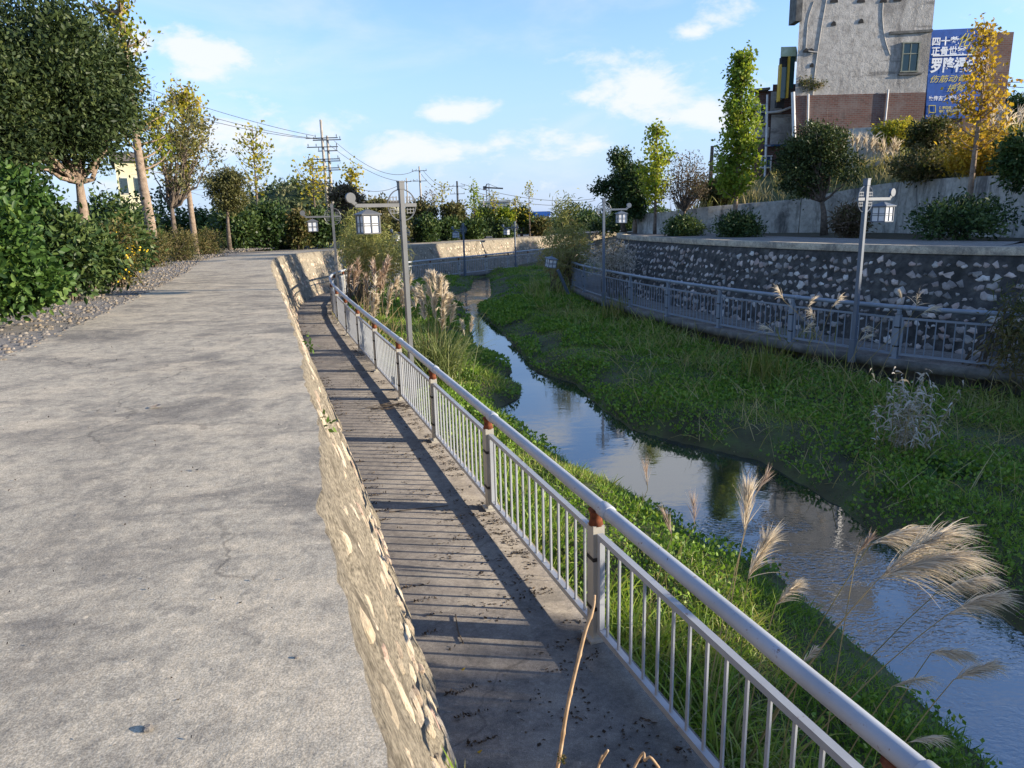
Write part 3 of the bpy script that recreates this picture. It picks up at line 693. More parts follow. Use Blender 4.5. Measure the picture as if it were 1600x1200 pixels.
def tree(name, label, trunk, r0, crowns, leaf, bark, ncl, clr, nleaf, L, Wd, nlimb=14, fork=None, group=None, cat='tree', limb_r=.35, tb=None, twigs=0):
    """trunk: world points; crowns: list of (centre, radii, weight); leaf clumps spread through the crown volume"""
    trunk = np.asarray(trunk, float); base = trunk[0].copy()
    root = empty(name, base); tag(root, label, cat, group)
    wts = np.array([c[2] for c in crowns], float); wts /= wts.sum(); CC = []; OO = []
    for (c, r, w_), f in zip(crowns, wts):
        p, d = in_ball(max(1, int(ncl * f)), c, r); CC.append(p); OO.append(d)
    CC = np.concatenate(CC); OO = np.concatenate(OO)
    mb = MB(); t = np.linspace(0, 1, len(trunk)); mb.tube(trunk - base, r0 * (1 - .45 * t) + r0 * .25 * (t == 0), 8)
    fk = trunk[-1] if fork is None else np.asarray(fork)
    for i in rng.permutation(len(CC))[:nlimb]:
        c = CC[i]; a = trunk[rng.integers(max(1, len(trunk) // 2), len(trunk))] if fork is None else fk
        h = np.array([c[0] * .55 + a[0] * .45, c[1] * .55 + a[1] * .45, a[2] + (c[2] - a[2]) * .35])
        pts = bez(a, h, c, 8) + np.r_[np.zeros((1, 3)), rng.normal(size=(7, 3)) * .04 * np.linalg.norm(c - a)] * .5
        mb.tube(pts - base, np.linspace(r0 * limb_r, r0 * .07, 8), 5)
        for _ in range(twigs):
            s_ = pts[rng.integers(3, 8)]; e = s_ + unit(rng.normal(size=3) + OO[i] + np.array([0, 0, .6])) * np.linalg.norm(c - a) * rng.uniform(.25, .5)
            mb.tube(bez(s_, (s_ + e) / 2 + rng.normal(size=3) * .05, e, 4) - base, np.linspace(r0 * .09, r0 * .03, 4), 3)
    mb.build('trunk', bark, root, True)
    V, Q, tt = crown_mesh(CC, OO, clr, nleaf, L, Wd, tbase=None if tb is None else np.clip(tb + (rng.random(len(CC)) - .5) * .5, 0, 1))
    npmesh('crown', V - base, Q, leaf, root, tt)
    return root
def column_tree(name, label, trunk, r0, zc0, blen, leaf, bark, nbr, nleaf, L, Wd, group=None, upk=1.0, prof=None, tb=.5, spread=.3):
    """narrow tree: short rising branches all along the upper trunk, each set with leaves"""
    trunk = np.asarray(trunk, float); base = trunk[0].copy(); root = empty(name, base); tag(root, label, 'tree', group)
    s = np.linspace(0, 1, len(trunk)); ztop = trunk[-1][2]
    mb = MB(); fine = np.stack([np.interp(np.linspace(0, 1, 14), s, trunk[:, k]) for k in range(3)], 1)
    mb.tube(fine - base, np.linspace(r0, r0 * .14, 14), 8); parts = []; tts = []
    for i in range(nbr):
        q = rng.random() ** .9; z = zc0 + (ztop - zc0) * q
        a = np.array([np.interp(z, trunk[:, 2], trunk[:, k]) if k < 2 else z for k in range(3)])
        pr = prof(q) if prof else (.35 + .65 * math.sin(math.pi * min(1, q * .9 + .12)))
        l = blen * pr * rng.uniform(.55, 1.15); th = rng.uniform(0, 2 * math.pi); h = np.array([math.cos(th), math.sin(th), 0])
        e = a + h * l + np.array([0, 0, upk * l * rng.uniform(.5, 1.2)]); e[2] = min(e[2], ztop + .25 * blen)
        m_ = a + h * l * .7 + np.array([0, 0, upk * l * .2]); pts = bez(a, m_, e, 6)
        mb.tube(pts - base, np.linspace(r0 * .22, r0 * .05, 6), 4)
        n = max(3, int(nleaf * pr)); tpos = rng.random(n) ** .7
        P = np.stack([np.interp(tpos, np.linspace(0, 1, 6), pts[:, k]) for k in range(3)], 1) + rng.normal(size=(n, 3)) * L * .9
        parts.append(leaf_quads(P, L * rng.uniform(.6, 1.2, n), Wd * rng.uniform(.7, 1.2, n), None, 0, .1)); tts.append(np.clip(tb + rng.normal() * spread * .6 + rng.normal(size=n) * spread * .5, 0, 1))
    mb.build('trunk', bark, root, True); V, Q = join(parts); npmesh('crown', V - base, Q, leaf, root, np.concatenate(tts))
    return root
def shrub(name, label, base, balls, leaf, ncl, clr, nleaf, L, Wd, group=None, cat='shrub', stems=10, shell=2.6, tb=None, bark=None, oval=False):
    base = np.asarray(base, float); root = empty(name, base); tag(root, label, cat, group)
    CC = []; OO = []; tot = sum(b[2] for b in balls)
    for c, r, w_ in balls:
        p, d = in_ball(max(1, int(ncl * w_ / tot)), c, r, shell); CC.append(p); OO.append(d)
    CC = np.concatenate(CC); OO = np.concatenate(OO); k = CC[:, 2] > base[2] - .02; CC, OO = CC[k], OO[k]
    V, Q, t = crown_mesh(CC, OO, clr, nleaf, L, Wd, tbase=None if tb is None else np.clip(tb + (rng.random(len(CC)) - .5) * .5, 0, 1), oval=oval)
    V[:, 2] = np.maximum(V[:, 2], base[2] - .3)
    npmesh('foliage', V - base, Q, leaf, root, t)
    mb = MB()
    for i in rng.permutation(len(CC))[:stems]:
        c = CC[i]; b0 = base + rng.normal(size=3) * np.array([.15, .15, 0]); mb.tube(bez(b0, (b0 + c) / 2 + np.array([0, 0, .2]), c, 5) - base, np.linspace(.022, .006, 5), 4)
    mb.build('stems', bark or MAT['twig'], root)
    return root
def pxball(u0, u1, v0, v1, D, dy=1.0):
    c = at_d((u0 + u1) / 2, (v0 + v1) / 2, D); m = mpp((u0 + u1) / 2, D)
    return c, np.array([(u1 - u0) / 2 * m, (u1 - u0) / 2 * m * dy, (v1 - v0) / 2 * m])
def ptrunk(pts, D, z0=None):
    P = [at_d(u, v, D) for u, v in pts]
    if z0 is not None: P[0] = np.array([P[0][0], P[0][1], z0])
    return np.array(P)
LM = {}
LM['osm'] = leafmat('leaf_evergreen', [(.018, .032, .012), (.038, .06, .02), (.065, .09, .028), (.11, .135, .045)], .2, .5, .22)
LM['osm2'] = leafmat('leaf_olive', [(.045, .05, .016), (.085, .09, .03), (.14, .135, .045), (.16, .13, .065)], .25, .5)
LM['big'] = leafmat('leaf_glossy', [(.018, .045, .010), (.045, .095, .02), (.08, .15, .03), (.14, .21, .05)], .3, .5, .25)
LM['dark'] = leafmat('leaf_dark', [(.016, .034, .012), (.036, .07, .02), (.065, .105, .028), (.1, .135, .04)], .25, .45)
LM['ginkgo'] = leafmat('leaf_ginkgo', [(.12, .16, .02), (.24, .25, .03), (.34, .30, .035), (.46, .36, .05)], .45, .55, .15)
LM['ginkgo_green'] = leafmat('leaf_ginkgo_green', [(.07, .13, .018), (.16, .24, .03), (.26, .32, .04), (.36, .37, .05)], .45, .55, .15)
LM['ginkgo_gold'] = leafmat('leaf_ginkgo_gold', [(.30, .20, .02), (.45, .30, .03), (.55, .38, .05), (.35, .19, .03)], .45, .55, .15)
LM['brown'] = leafmat('leaf_brown', [(.07, .055, .03), (.12, .09, .05), (.16, .11, .08), (.1, .1, .04)], .25, .6)
LM['weed'] = leafmat('leaf_weed', [(.03, .045, .012), (.07, .08, .02), (.14, .12, .04), (.2, .15, .07)], .3, .6)
LM['willow'] = leafmat('leaf_willow', [(.13, .15, .04), (.24, .25, .07), (.34, .32, .12), (.28, .2, .1)], .35, .6)
LM['flower'] = leafmat('flower_yellow', [(.6, .38, .01), (.7, .5, .03)], .2, .6)
LM['grass'] = leafmat('grass_green', [(.055, .115, .016), (.115, .22, .028), (.19, .31, .04), (.3, .38, .07), (.36, .33, .15)], .38, .5, .3)
LM['drygrass'] = leafmat('grass_dry', [(.12, .16, .03), (.26, .25, .07), (.42, .34, .16), (.52, .43, .24)], .35, .6, .15)
LM['bleached'] = leafmat('leaf_bleached', [(.06, .09, .03), (.25, .21, .14), (.48, .43, .35), (.62, .57, .5)], .3, .6, .2, (1, .98, .9))
LM['plume'] = leafmat('plume', [(.5, .43, .33), (.66, .57, .43), (.8, .71, .56)], .45, .6, .1, (1, .97, .9))
LM['plume_brown'] = leafmat('plume_brown', [(.32, .22, .16), (.46, .35, .26), (.58, .48, .38)], .35, .6, .1, (1, .95, .85))
LM['pampas_leaf'] = leafmat('pampas_leaf', [(.1, .14, .045), (.17, .21, .08), (.27, .29, .14)], .35, .5, .25)
LM['stalk'] = leafmat('stalk', [(.16, .15, .05), (.3, .24, .1), (.42, .32, .17)], .2, .6, .2)

# ------------------------------------------------------------------ left bank: trees
D = 17.0
c1, r1 = pxball(-40, 192, 14, 262, D); c2, r2 = pxball(-120, 60, 60, 300, D - 1); c3, r3 = pxball(80, 192, 60, 235, D + .5)
tree('osmanthus_tree', 'large dark evergreen tree with a pale forked trunk at the left edge', ptrunk([(134, 400), (130, 330), (124, 285)], D, 0.0), .125,
     [(c1, r1 * [1, 1, .97] , 1.2), (c2, r2, .7), (c3, r3, .5)], LM['osm'], MAT['bark_pale'], 900, .4, 92, .115, .048, 22, ptrunk([(124, 285)], D)[0], limb_r=.45, tb=.36)
tr = ptrunk([(242, 400), (233, 340), (222, 280), (209, 190), (197, 90), (186, 10), (180, -50)], 27, 0.05)
column_tree('ginkgo_tree', 'tall leaning ginkgo with a bare grey trunk beside the big evergreen', tr, .2, at_d(215, 275, 27)[2], 1.45, LM['ginkgo'], MAT['bark_pale'], 52, 60, .14, .12, upk=.7,
            prof=lambda q: .95 if q < .3 else (.5 if q < .75 else .75), tb=.35)
D = 31; c1, r1 = pxball(222, 336, 160, 300, D)
tree('multi_stem_tree', 'small vase shaped tree with thin dark stems and sparse leaves', ptrunk([(274, 372), (270, 340), (268, 318)], D, 0.0), .11, [(c1, r1, 1)], LM['osm2'], MAT['bark'], 95, .3, 34, .15, .07, 34, ptrunk([(268, 325)], D)[0], limb_r=.5, tb=.55, twigs=2)
column_tree('ginkgo_tree', 'yellow ginkgo rising behind the vase shaped tree', ptrunk([(304, 372), (296, 310), (290, 260), (286, 200), (284, 135)], 33, 0.05), .14, at_d(288, 290, 33)[2], 1.1, LM['ginkgo'], MAT['bark_pale'], 60, 38, .15, .12, tb=.6)
D = 38; c1, r1 = pxball(328, 384, 264, 330, D)
tree('osmanthus_tree', 'round clipped olive tree on a short trunk beside the road bend', ptrunk([(357, 372), (356, 350), (355, 325)], D, 0.0), .1, [(c1, r1, 1)], LM['osm2'], MAT['bark'], 150, .28, 50, .16, .06, 20, ptrunk([(355, 330)], D)[0], tb=.4)
column_tree('ginkgo_tree', 'thin sparse ginkgo with bare side twigs left of the twin utility poles', ptrunk([(406, 372), (402, 320), (398, 260), (394, 195)], 43, 0.0), .1, at_d(400, 310, 43)[2], 1.0, LM['ginkgo'], MAT['bark'], 44, 12, .2, .15, tb=.6)
column_tree('ginkgo_tree', 'sparse small ginkgo directly left of the twin utility poles', ptrunk([(494, 355), (490, 300), (487, 250)], 50, 0.0), .09, at_d(492, 325, 50)[2], 1.1, LM['ginkgo'], MAT['bark'], 40, 10, .24, .18, tb=.7)
column_tree('ginkgo_tree', 'sparse yellow ginkgo above the nearest lantern', ptrunk([(550, 352), (550, 310), (549, 262)], 52, 0.0), .08, at_d(550, 315, 52)[2], .8, LM['ginkgo'], MAT['bark'], 36, 12, .24, .2, tb=.7)
# row of trees on the far bank
far_round = [(540, 512, 566, 292, 345, 47, 'brown'), (588, 566, 612, 312, 352, 52, 'osm2'), (655, 628, 684, 318, 352, 55, 'osm2'), (711, 694, 728, 318, 352, 54, 'osm2'), (757, 742, 772, 326, 352, 56, 'dark'), (786, 772, 800, 328, 352, 57, 'ginkgo_green'), (815, 802, 830, 325, 355, 58, 'dark')]
names_far = ['brownish round tree behind the second lantern lamp', 'olive round tree behind the nearest lantern', 'wide olive round tree behind the leftmost distant lamp', 'olive round tree below the far power pole', 'dark round tree below the tower crane', 'light green small tree beside the grey building', 'dark round tree near the rightmost distant lamp']
for (u, u0, u1, v0, v1, D, lm), lab in zip(far_round, names_far):
    c1, r1 = pxball(u0, u1, v0, v1, D)
    tree('round_tree', lab, ptrunk([(u, 372), (u, 355), (u, (v0 + v1) / 2 + 8)], D, -.3), .1, [(c1, r1, 1)], LM[lm], MAT['bark'], 70, .35, 36, .26, .12, 12, group='clipped trees in the far row')
far_col = [(690, 286, 54, .9, 10, 'sparse ginkgo right of the wide olive tree', 'ginkgo'), (740, 286, 55, .75, 26, 'narrow dense ginkgo left of the tower crane', 'ginkgo_green'), (771, 303, 56, .9, 10, 'pale sparse ginkgo in front of the grey building', 'ginkgo'),
           (805, 308, 57, .8, 9, 'thin ginkgo right of the grey building', 'ginkgo'), (826, 288, 57, .7, 9, 'tall thin ginkgo left of the blue roof', 'ginkgo'), (675, 300, 60, .8, 4, 'reddish bare tree beside the utility pole', 'brown'), (664, 302, 60, .8, 4, 'nearly leafless reddish tree behind the wide olive tree', 'brown')]
for u, vt, D, bl, nl, lab, lm in far_col:
    column_tree('slender_tree', lab, ptrunk([(u + 2, 368), (u + 1, 335), (u, vt)], D, -.3), .07, at_d(u, 345, D)[2], bl * .75, LM[lm], MAT['bark'], 30, max(4, nl // 2 + 2), .19, .15, group='slender trees in the far row', tb=.6)

# ------------------------------------------------------------------ left bank: shrubs
shrub('glossy_shrub', 'bright glossy leaved shrub spilling onto the pebbles at the left edge', at_z(25, 478, 0), [pxball(-115, 48, 300, 480, 11.0) + (1,), pxball(-40, 78, 412, 482, 10.9) + (.4,), pxball(-130, 5, 265, 420, 11.6) + (.5,)], LM['big'], 560, .22, 30, .105, .058, stems=26, oval=True)
shrub('leafy_shrub', 'dark leafy shrub below the big evergreen tree', at_d(110, 430, 14.5) * [1, 1, 0], [pxball(55, 140, 338, 452, 14.6) + (1,), pxball(100, 175, 365, 442, 15.5) + (.6,)], LM['dark'], 360, .3, 26, .13, .06, stems=12, oval=True)
shrub('leafy_shrub', 'tall light leaved shrub behind the glossy one', at_d(40, 400, 14.5) * [1, 1, 0], [pxball(-70, 66, 262, 400, 15) + (1,)], LM['big'], 260, .3, 26, .13, .06, stems=12, tb=.3, oval=True)
shrub('leafy_shrub', 'dense dark shrub between the evergreen and the leaning ginkgo', at_d(175, 400, 20.5) * [1, 1, 0], [pxball(138, 224, 312, 425, 21) + (1,), pxball(130, 195, 350, 430, 19) + (.6,)], LM['dark'], 330, .34, 28, .15, .07, stems=12)
r_ = shrub('flowering_weed', 'weedy clump with yellow flowers at the corner of the pebbles', at_d(188, 430, 17.0) * [1, 1, 0], [pxball(160, 212, 345, 445, 17.0) + (1,)], LM['weed'], 110, .22, 30, .09, .035, stems=22, cat='weeds')
P = np.concatenate([in_ball(34, *pxball(172, 225, 350, 435, 16.9))[0], in_ball(16, *pxball(168, 208, 400, 445, 16.7))[0]]); P = np.repeat(P, 3, 0) + rng.normal(size=(150, 3)) * .04
V, Q = leaf_quads(P, .05, .04); npmesh('flowers', V - np.array(r_.location), Q, LM['flower'], r_, rng.random(150))['kind'] = 'stuff'
for (u0, u1, v0, v1, D, lm, lab) in ((205, 262, 365, 418, 24.8, 'weed', 'low dry weeds at the foot of the leaning ginkgo'), (255, 308, 362, 412, 28.5, 'weed', 'brownish weeds under the vase shaped tree'), (298, 345, 362, 402, 33.5, 'weed', 'low brown weeds left of the road bend')):
    shrub('weed_clump', lab, at_d((u0 + u1) / 2, 400, D) * [1, 1, 0], [pxball(u0, u1, v0, v1, D) + (1,)], LM[lm], 120, .3, 34, .12, .025, stems=30, cat='weeds', group='weeds along the planting strip')
for (u0, u1, v0, v1, D, lm, lab) in ((338, 400, 328, 388, 41, 'dark', 'dark green bush at the road bend'), (385, 446, 322, 385, 42, 'dark', 'bright green bush at the end of the straight road'), (455, 480, 335, 380, 42, 'weed', 'thin weedy bush right of the bright bush'), (475, 528, 330, 382, 43, 'dark', 'dark bush behind the second lantern'),
                                     (645, 682, 340, 384, 50, 'dark', 'dark bush trailing over the far wall'), (690, 712, 345, 376, 52, 'dark', 'small dark bush by the far wall'), (722, 756, 345, 374, 53, 'dark', 'dark bush between the two distant lamps'), (775, 800, 348, 372, 55, 'dark', 'low bush behind the rightmost distant lamp'), (560, 642, 335, 380, 49, 'osm2', 'long olive bush left of the far wall'), (830, 858, 345, 368, 58, 'weed', 'low brown bush at the end of the far wall')):
    shrub('bush', lab, at_d((u0 + u1) / 2, 380, D) * [1, 1, 0] + [0, 0, -.05 if D < 40 else -.3], [pxball(u0, u1, v0, v1, D) + (1,)], LM[lm], 130, .4, 34, .24, .12, stems=8, group='bushes along the left bank')
# woodland belt behind, one mass
balls = []
for u in range(-60, 470, 34):
    h = random.uniform(30, 62) if u < 330 else random.uniform(10, 26); balls.append(pxball(u - 45, u + 45, 362 - h, 400, random.uniform(44, 52)))
for u in range(430, 900, 26):
    h = random.uniform(6, 16); balls.append(pxball(u - 30, u + 30, 352 - h, 378, random.uniform(62, 72)))
for u in range(900, 1100, 26):
    h = random.uniform(10, 20); balls.append(pxball(u - 30, u + 30, 342 - h, 365, random.uniform(62, 75)))
Cs = np.concatenate([in_ball(60, c, r)[0] for c, r in balls]); Os = unit(rng.normal(size=Cs.shape))
V, Q, t = crown_mesh(Cs, Os, .6, 24, .32, .15)
tag(npmesh('woodland', V, Q, LM['dark'], None, t), 'dense dark green thicket behind the left trees', 'thicket', kind='stuff')

# ------------------------------------------------------------------ right bank: trees
z0 = ZR
tree('dark_tree', 'dark tree with a pointed top at the far end of the right bank', ptrunk([(975, 368), (972, 340), (968, 300)], 37, z0), .13, [pxball(948, 1000, 262, 350, 37) + (1,), pxball(958, 980, 225, 275, 37) + (.3,), pxball(928, 960, 280, 305, 37) + (.15,)], LM['dark'], MAT['bark'], 210, .28, 42, .17, .08, 18)
tree('dark_tree', 'dark bushy tree just right of the pointed one', ptrunk([(992, 368), (992, 340), (994, 310)], 36, z0), .1, [pxball(976, 1012, 256, 345, 36) + (1,)], LM['dark'], MAT['bark_pale'], 130, .28, 40, .17, .08, 14, tb=.35)
column_tree('ginkgo_tree', 'lime green ginkgo beside the dark trees on the right bank', ptrunk([(1023, 362), (1024, 320), (1026, 260), (1027, 198)], 34.5, z0), .09, at_d(1025, 330, 34.5)[2], .8, LM['ginkgo_green'], MAT['bark'], 80, 34, .16, .13, tb=.7)
tree('sparse_tree', 'thin leafed brownish tree with many bare stems', ptrunk([(1066, 362), (1068, 345), (1070, 325)], 33, z0), .1, [pxball(1038, 1108, 244, 320, 33) + (1,)], LM['brown'], MAT['bark'], 80, .34, 26, .13, .05, 40, ptrunk([(1069, 330)], 33)[0], limb_r=.45, twigs=4)
column_tree('ginkgo_tree', 'tall bright green ginkgo standing before the concrete wall', ptrunk([(1147, 360), (1150, 300), (1155, 220), (1158, 150), (1161, 90)], 30, z0), .11, at_d(1152, 310, 30)[2], .95, LM['ginkgo_green'], MAT['bark_pale'], 150, 78, .14, .12, prof=lambda q: 1.05 - .72 * q, tb=.5)
tree('osmanthus_tree', 'round dark evergreen with bare stems on its right in front of the building', ptrunk([(1288, 364), (1287, 330), (1283, 308)], 29.5, z0), .13, [pxball(1219, 1290, 215, 303, 29.5) + (.8,), pxball(1238, 1318, 194, 270, 29.5) + (.7,), pxball(1290, 1345, 208, 290, 29.5) + (.12,)], LM['osm'], MAT['bark'], 270, .3, 60, .14, .055, 40, ptrunk([(1285, 315)], 29.5)[0], limb_r=.45, twigs=2)
column_tree('ginkgo_tree', 'golden ginkgo in front of the blue billboard', ptrunk([(1510, 362), (1516, 300), (1524, 230), (1533, 160), (1542, 90), (1548, 40)], 26, z0), .1, at_d(1524, 240, 26)[2], .88, LM['ginkgo_gold'], MAT['bark_pale'], 48, 36, .13, .11, prof=lambda q: .85 if q < .5 else .62, tb=.45, spread=.45)
for (u0, u1, v0, v1, D, lm, lab) in ((1045, 1092, 342, 374, 31, 'dark', 'low dark shrub below the brownish tree'), (1127, 1186, 336, 374, 28.5, 'dark', 'low shrub at the foot of the tall green ginkgo'), (1432, 1570, 312, 374, 24, 'dark', 'wide dark shrub beside the near right lantern'), (1310, 1350, 325, 366, 27, 'brown', 'dry brown shrub left of the near right lantern')):
    shrub('low_shrub', lab, at_d((u0 + u1) / 2, 368, D) * [1, 1, 0] + [0, 0, ZR], [pxball(u0, u1, v0, v1, D) + (1,)], LM[lm], 120, .3, 36, .14, .06, stems=10, group='shrubs along the right promenade')
# ------------------------------------------------------------------ upper retaining wall and hillside (right)
def streak_mat():
    m, t, b = newmat('stained_concrete'); co = N(t, 'ShaderNodeTexCoord').outputs['Object']
    st = noise(t, mapping(t, co, (1, 1, .32)), 1.5, 9, .7, .5); gr = noise(t, co, 5, 8, .7)
    c = ramp(t, gr, [(.3, (.28, .265, .23)), (.55, (.47, .445, .39)), (.75, (.6, .57, .5))])
    c = mixc(t, rng01(t, st, .44, .66, 0, .85), c, (.06, .06, .058)); c = mixc(t, rng01(t, noise(t, mapping(t, co, (1.2, 1.2, .3)), 2.6, 8, .7), .58, .7, 0, .6), c, (.42, .4, .37))
    t.links.new(c, b.inputs['Base Color']); b.inputs['Roughness'].default_value = .92; bump(t, b, noise(t, co, 14, 8, .7), .5, .02); return m
MAT['streak'] = streak_mat()
uw = [(990, 37.2), (1005, 36), (1045, 34.6), (1090, 34), (1165, 34.3), (1240, 34.5), (1370, 33), (1480, 29.5), (1600, 26.5)]
vt = [337, 334, 331, 325, 318, 311, 288, 278, 271]
UP = []
for (u, D), v in zip(uw, vt):
    p = at_d(u, 360, D); UP.append((p[0], p[1], at_d(u, v, D)[2]))
UP += [(17.8, 17.5, 2.35), (19.2, 12, 2.4), (20.3, 6, 2.45), (21.4, 0, 2.5), (23.5, -9, 2.5)]
UC = smooth_curve(UP, .5)
root = empty('retaining_wall', (UC[0][0], UC[0][1], ZR)); tag(root, 'tall stained grey concrete wall holding the slope below the building', 'wall')
off0 = np.array([UC[0][0], UC[0][1], ZR]); nrmU = normals2(UC)      # left of travel: away from the slope or not, tested below
sgnU = 1 if (np.array([0, 0]) - UC[len(UC) // 2, :2]) @ nrmU[len(UC) // 2] > 0 else -1
front = nrmU * sgnU
for a in range(0, len(UC) - 1, 9):
    b_ = min(a + 9, len(UC) - 1); mb = MB(); idxs = list(range(a, b_ + 1)); V = []
    for q, i in enumerate(idxs):
        p = UC[i, :2].copy()
        if q == len(idxs) - 1: d = UC[i, :2] - UC[i - 1, :2]; p = p - d / np.linalg.norm(d) * .025
        f = front[i]; lean = .10
        V += [(*(p + f * .12), ZR - .1), (*(p + f * (.12 - lean)), UC[i, 2]), (*(p - f * .28), UC[i, 2] + .01), (*(p - f * .28), ZR - .1)]
    V = np.array(V) - off0; m = len(idxs)
    F = [(4 * i + j, 4 * i + 4 + j, 4 * i + 4 + (j + 1) % 4, 4 * i + (j + 1) % 4) for i in range(m - 1) for j in range(4)] + [(0, 1, 2, 3), (4 * m - 1, 4 * m - 2, 4 * m - 3, 4 * m - 4)]
    mb.add(V, F); mb.build('wall_panel', MAT['streak'], root)
ds = [.2, 1, 2, 3.5, 5, 7, 9, 11, 14, 20, 35, 80]
def rise(d, s=1.0): return (.26 * min(d, 10.5) - .16 * max(0, min(d, 34) - 14)) * min(1.0, max(0.0, (s - .06) / .12))
V = []
HB = np.array([(-f) for f in front])
for i in range(len(UC)):
    for d in ds:
        dirv = HB[i] if d < 12 else unit(HB[i] + np.array([.15, .1]))
        p = UC[i, :2] + dirv * d; V.append((p[0], p[1], UC[i, 2] - .12 + rise(d, i / len(UC)) + .25 * (vnoise(p[0], p[1], 2.5) - .5) * min(1, d / 2)))
k = len(ds); HV = np.array(V)
o = npmesh('hillside', HV, [(i * k + j, (i + 1) * k + j, (i + 1) * k + j + 1, i * k + j + 1) for i in range(len(UC) - 1) for j in range(k - 1)], MAT['field'], smooth=True); struct(o, 'grassy slope between the concrete wall and the building')
def hill_pt(s, d):
    i = np.clip(s * (len(UC) - 1), 0, len(UC) - 1.001); a = int(i); f = i - a
    b0 = UC[a] * (1 - f) + UC[a + 1] * f; h = HB[a]
    p = b0[:2] + h * d; return np.array([p[0], p[1], b0[2] - .12 + rise(d, s) + .25 * (float(vnoise(p[0], p[1], 2.5)) - .5) * min(1, d / 2)])
# wild grass on the slope
L_in = 0.66
Pg = np.array([hill_pt(rng.uniform(.05, L_in), rng.random() ** .8 * 9.5 + .15) for _ in range(9000)])
dv = unit(rng.normal(size=(len(Pg), 3)) * [.35, .35, .1] + [0, 0, 1]); tn = np.clip(vnoise(Pg[:, 0], Pg[:, 1], 2.2) * 1.3 - .15 + rng.normal(size=len(Pg)) * .2, 0, 1)
V, Q = ribbons(Pg, dv, rng.uniform(.35, 1.0, len(Pg)), rng.uniform(.05, .4, len(Pg)), .05, 3)
tag(npmesh('slope_grass', V, Q, LM['drygrass'], None, np.repeat(tn, 3)), 'tall dry yellow grass covering the slope', 'grass', kind='stuff')

def plume_geo(base, tip, n=90, hair=.3, droop=.35, w=.004, side=None, k=4):
    """feathery seed head along base-tip; hairs lean to one side"""
    base = np.asarray(base, float); tip = np.asarray(tip, float); ax = tip - base; Lx = np.linalg.norm(ax); a = ax / Lx
    s = rng.random(n) ** .8; P = base + ax * s[:, None] * .72; P[:, 2] += .06 * Lx * np.sin(s * 3.1)
    d = unit(a * 1.0 + rng.normal(size=(n, 3)) * .2 + (0 if side is None else np.asarray(side) * .35))
    return ribbons(P, d, hair * Lx * rng.uniform(.75, 1.25, n) * (1.15 - .3 * s), droop * rng.uniform(.6, 1.3, n), w, k)
def pampas(name, label, base, plumes, leaves=0, leaf_len=1.0, pm='plume', hairs=90, hair=.75, w=.004, droop=.3, cat='pampas grass', group=None, lw=.02, green='grass', stalkr=.006, gtint=(.3, .9), ball=.25, lean=.55, ldroop=(.3, .9)):
    base = np.asarray(base, float); root = empty(name, base); tag(root, label, cat, group)
    for (bp, tp, root_off) in plumes:
        st = MB(); r0_ = base + np.asarray(root_off); mid = (r0_ + bp) / 2 + np.array([0, 0, .12 * np.linalg.norm(bp - r0_)])
        st.tube(np.r_[bez(r0_, mid, bp, 7), [bp + (tp - bp) * .5]] - base, np.linspace(stalkr, stalkr * .5, 8), 5); so = st.build('stalk', LM['stalk'], root)
        at_ = so.data.attributes.new('tint', 'FLOAT', 'FACE'); at_.data.foreach_set('value', np.full(len(so.data.polygons), random.random(), np.float32))
        V, Q = plume_geo(bp, tp, hairs, hair, droop, w); npmesh('plume', V - base, Q, LM[pm], root, np.repeat(rng.random(hairs), 4))
    if leaves:
        P = base + rng.normal(size=(leaves, 3)) * [ball, ball, .02]; d = unit(rng.normal(size=(leaves, 3)) * [lean, lean, .12] + [0, 0, 1])
        V, Q = ribbons(P, d, leaf_len * rng.uniform(.5, 1.15, leaves), rng.uniform(*ldroop, leaves), lw, 6)
        npmesh('leaves', V - base, Q, LM[green], root, np.repeat(rng.uniform(*gtint, leaves), 6))
    return root
def ppl(pairs, D, base, spread=.15):
    out_ = []
    for (u0, v0, u1, v1) in pairs: out_.append((at_d(u0, v0, D), at_d(u1, v1, D * random.uniform(.97, 1.03)), rng.normal(size=3) * [spread, spread, 0]))
    return out_
# plumes on the slope
b0 = at_d(1345, 252, 36); b0[2] = at_d(1345, 258, 36)[2]
pampas('pampas_grass', 'pale feathery grass tuft on the slope left of the low wall', b0, ppl([(1322 + i * 5.5, 240 - (i % 3) * 4, 1318 + i * 6 + (i % 2) * 4, 205 + (i * 7 % 13)) for i in range(9)], 36, b0), 30, 1.0, hairs=36, w=.03, hair=.6, lw=.04, green='drygrass')
b0 = at_d(1382, 252, 37)
pampas('pampas_grass', 'pale feathery grass tuft in front of the low wall', b0, ppl([(1366 + i * 5, 246 - (i % 3) * 4, 1362 + i * 6, 212 + (i * 5 % 14)) for i in range(8)], 37, b0), 30, 1.0, hairs=36, w=.03, hair=.6, lw=.04, green='drygrass')
b0 = at_d(1565, 215, 32)
pampas('pampas_grass', 'pampas tuft right of the golden ginkgo', b0, ppl([(1550 + i * 6, 205 - (i % 3) * 5, 1552 + i * 7, 160 + (i * 7 % 18)) for i in range(8)], 32, b0), 40, 1.2, hairs=40, w=.03, hair=.6, lw=.04, green='drygrass')
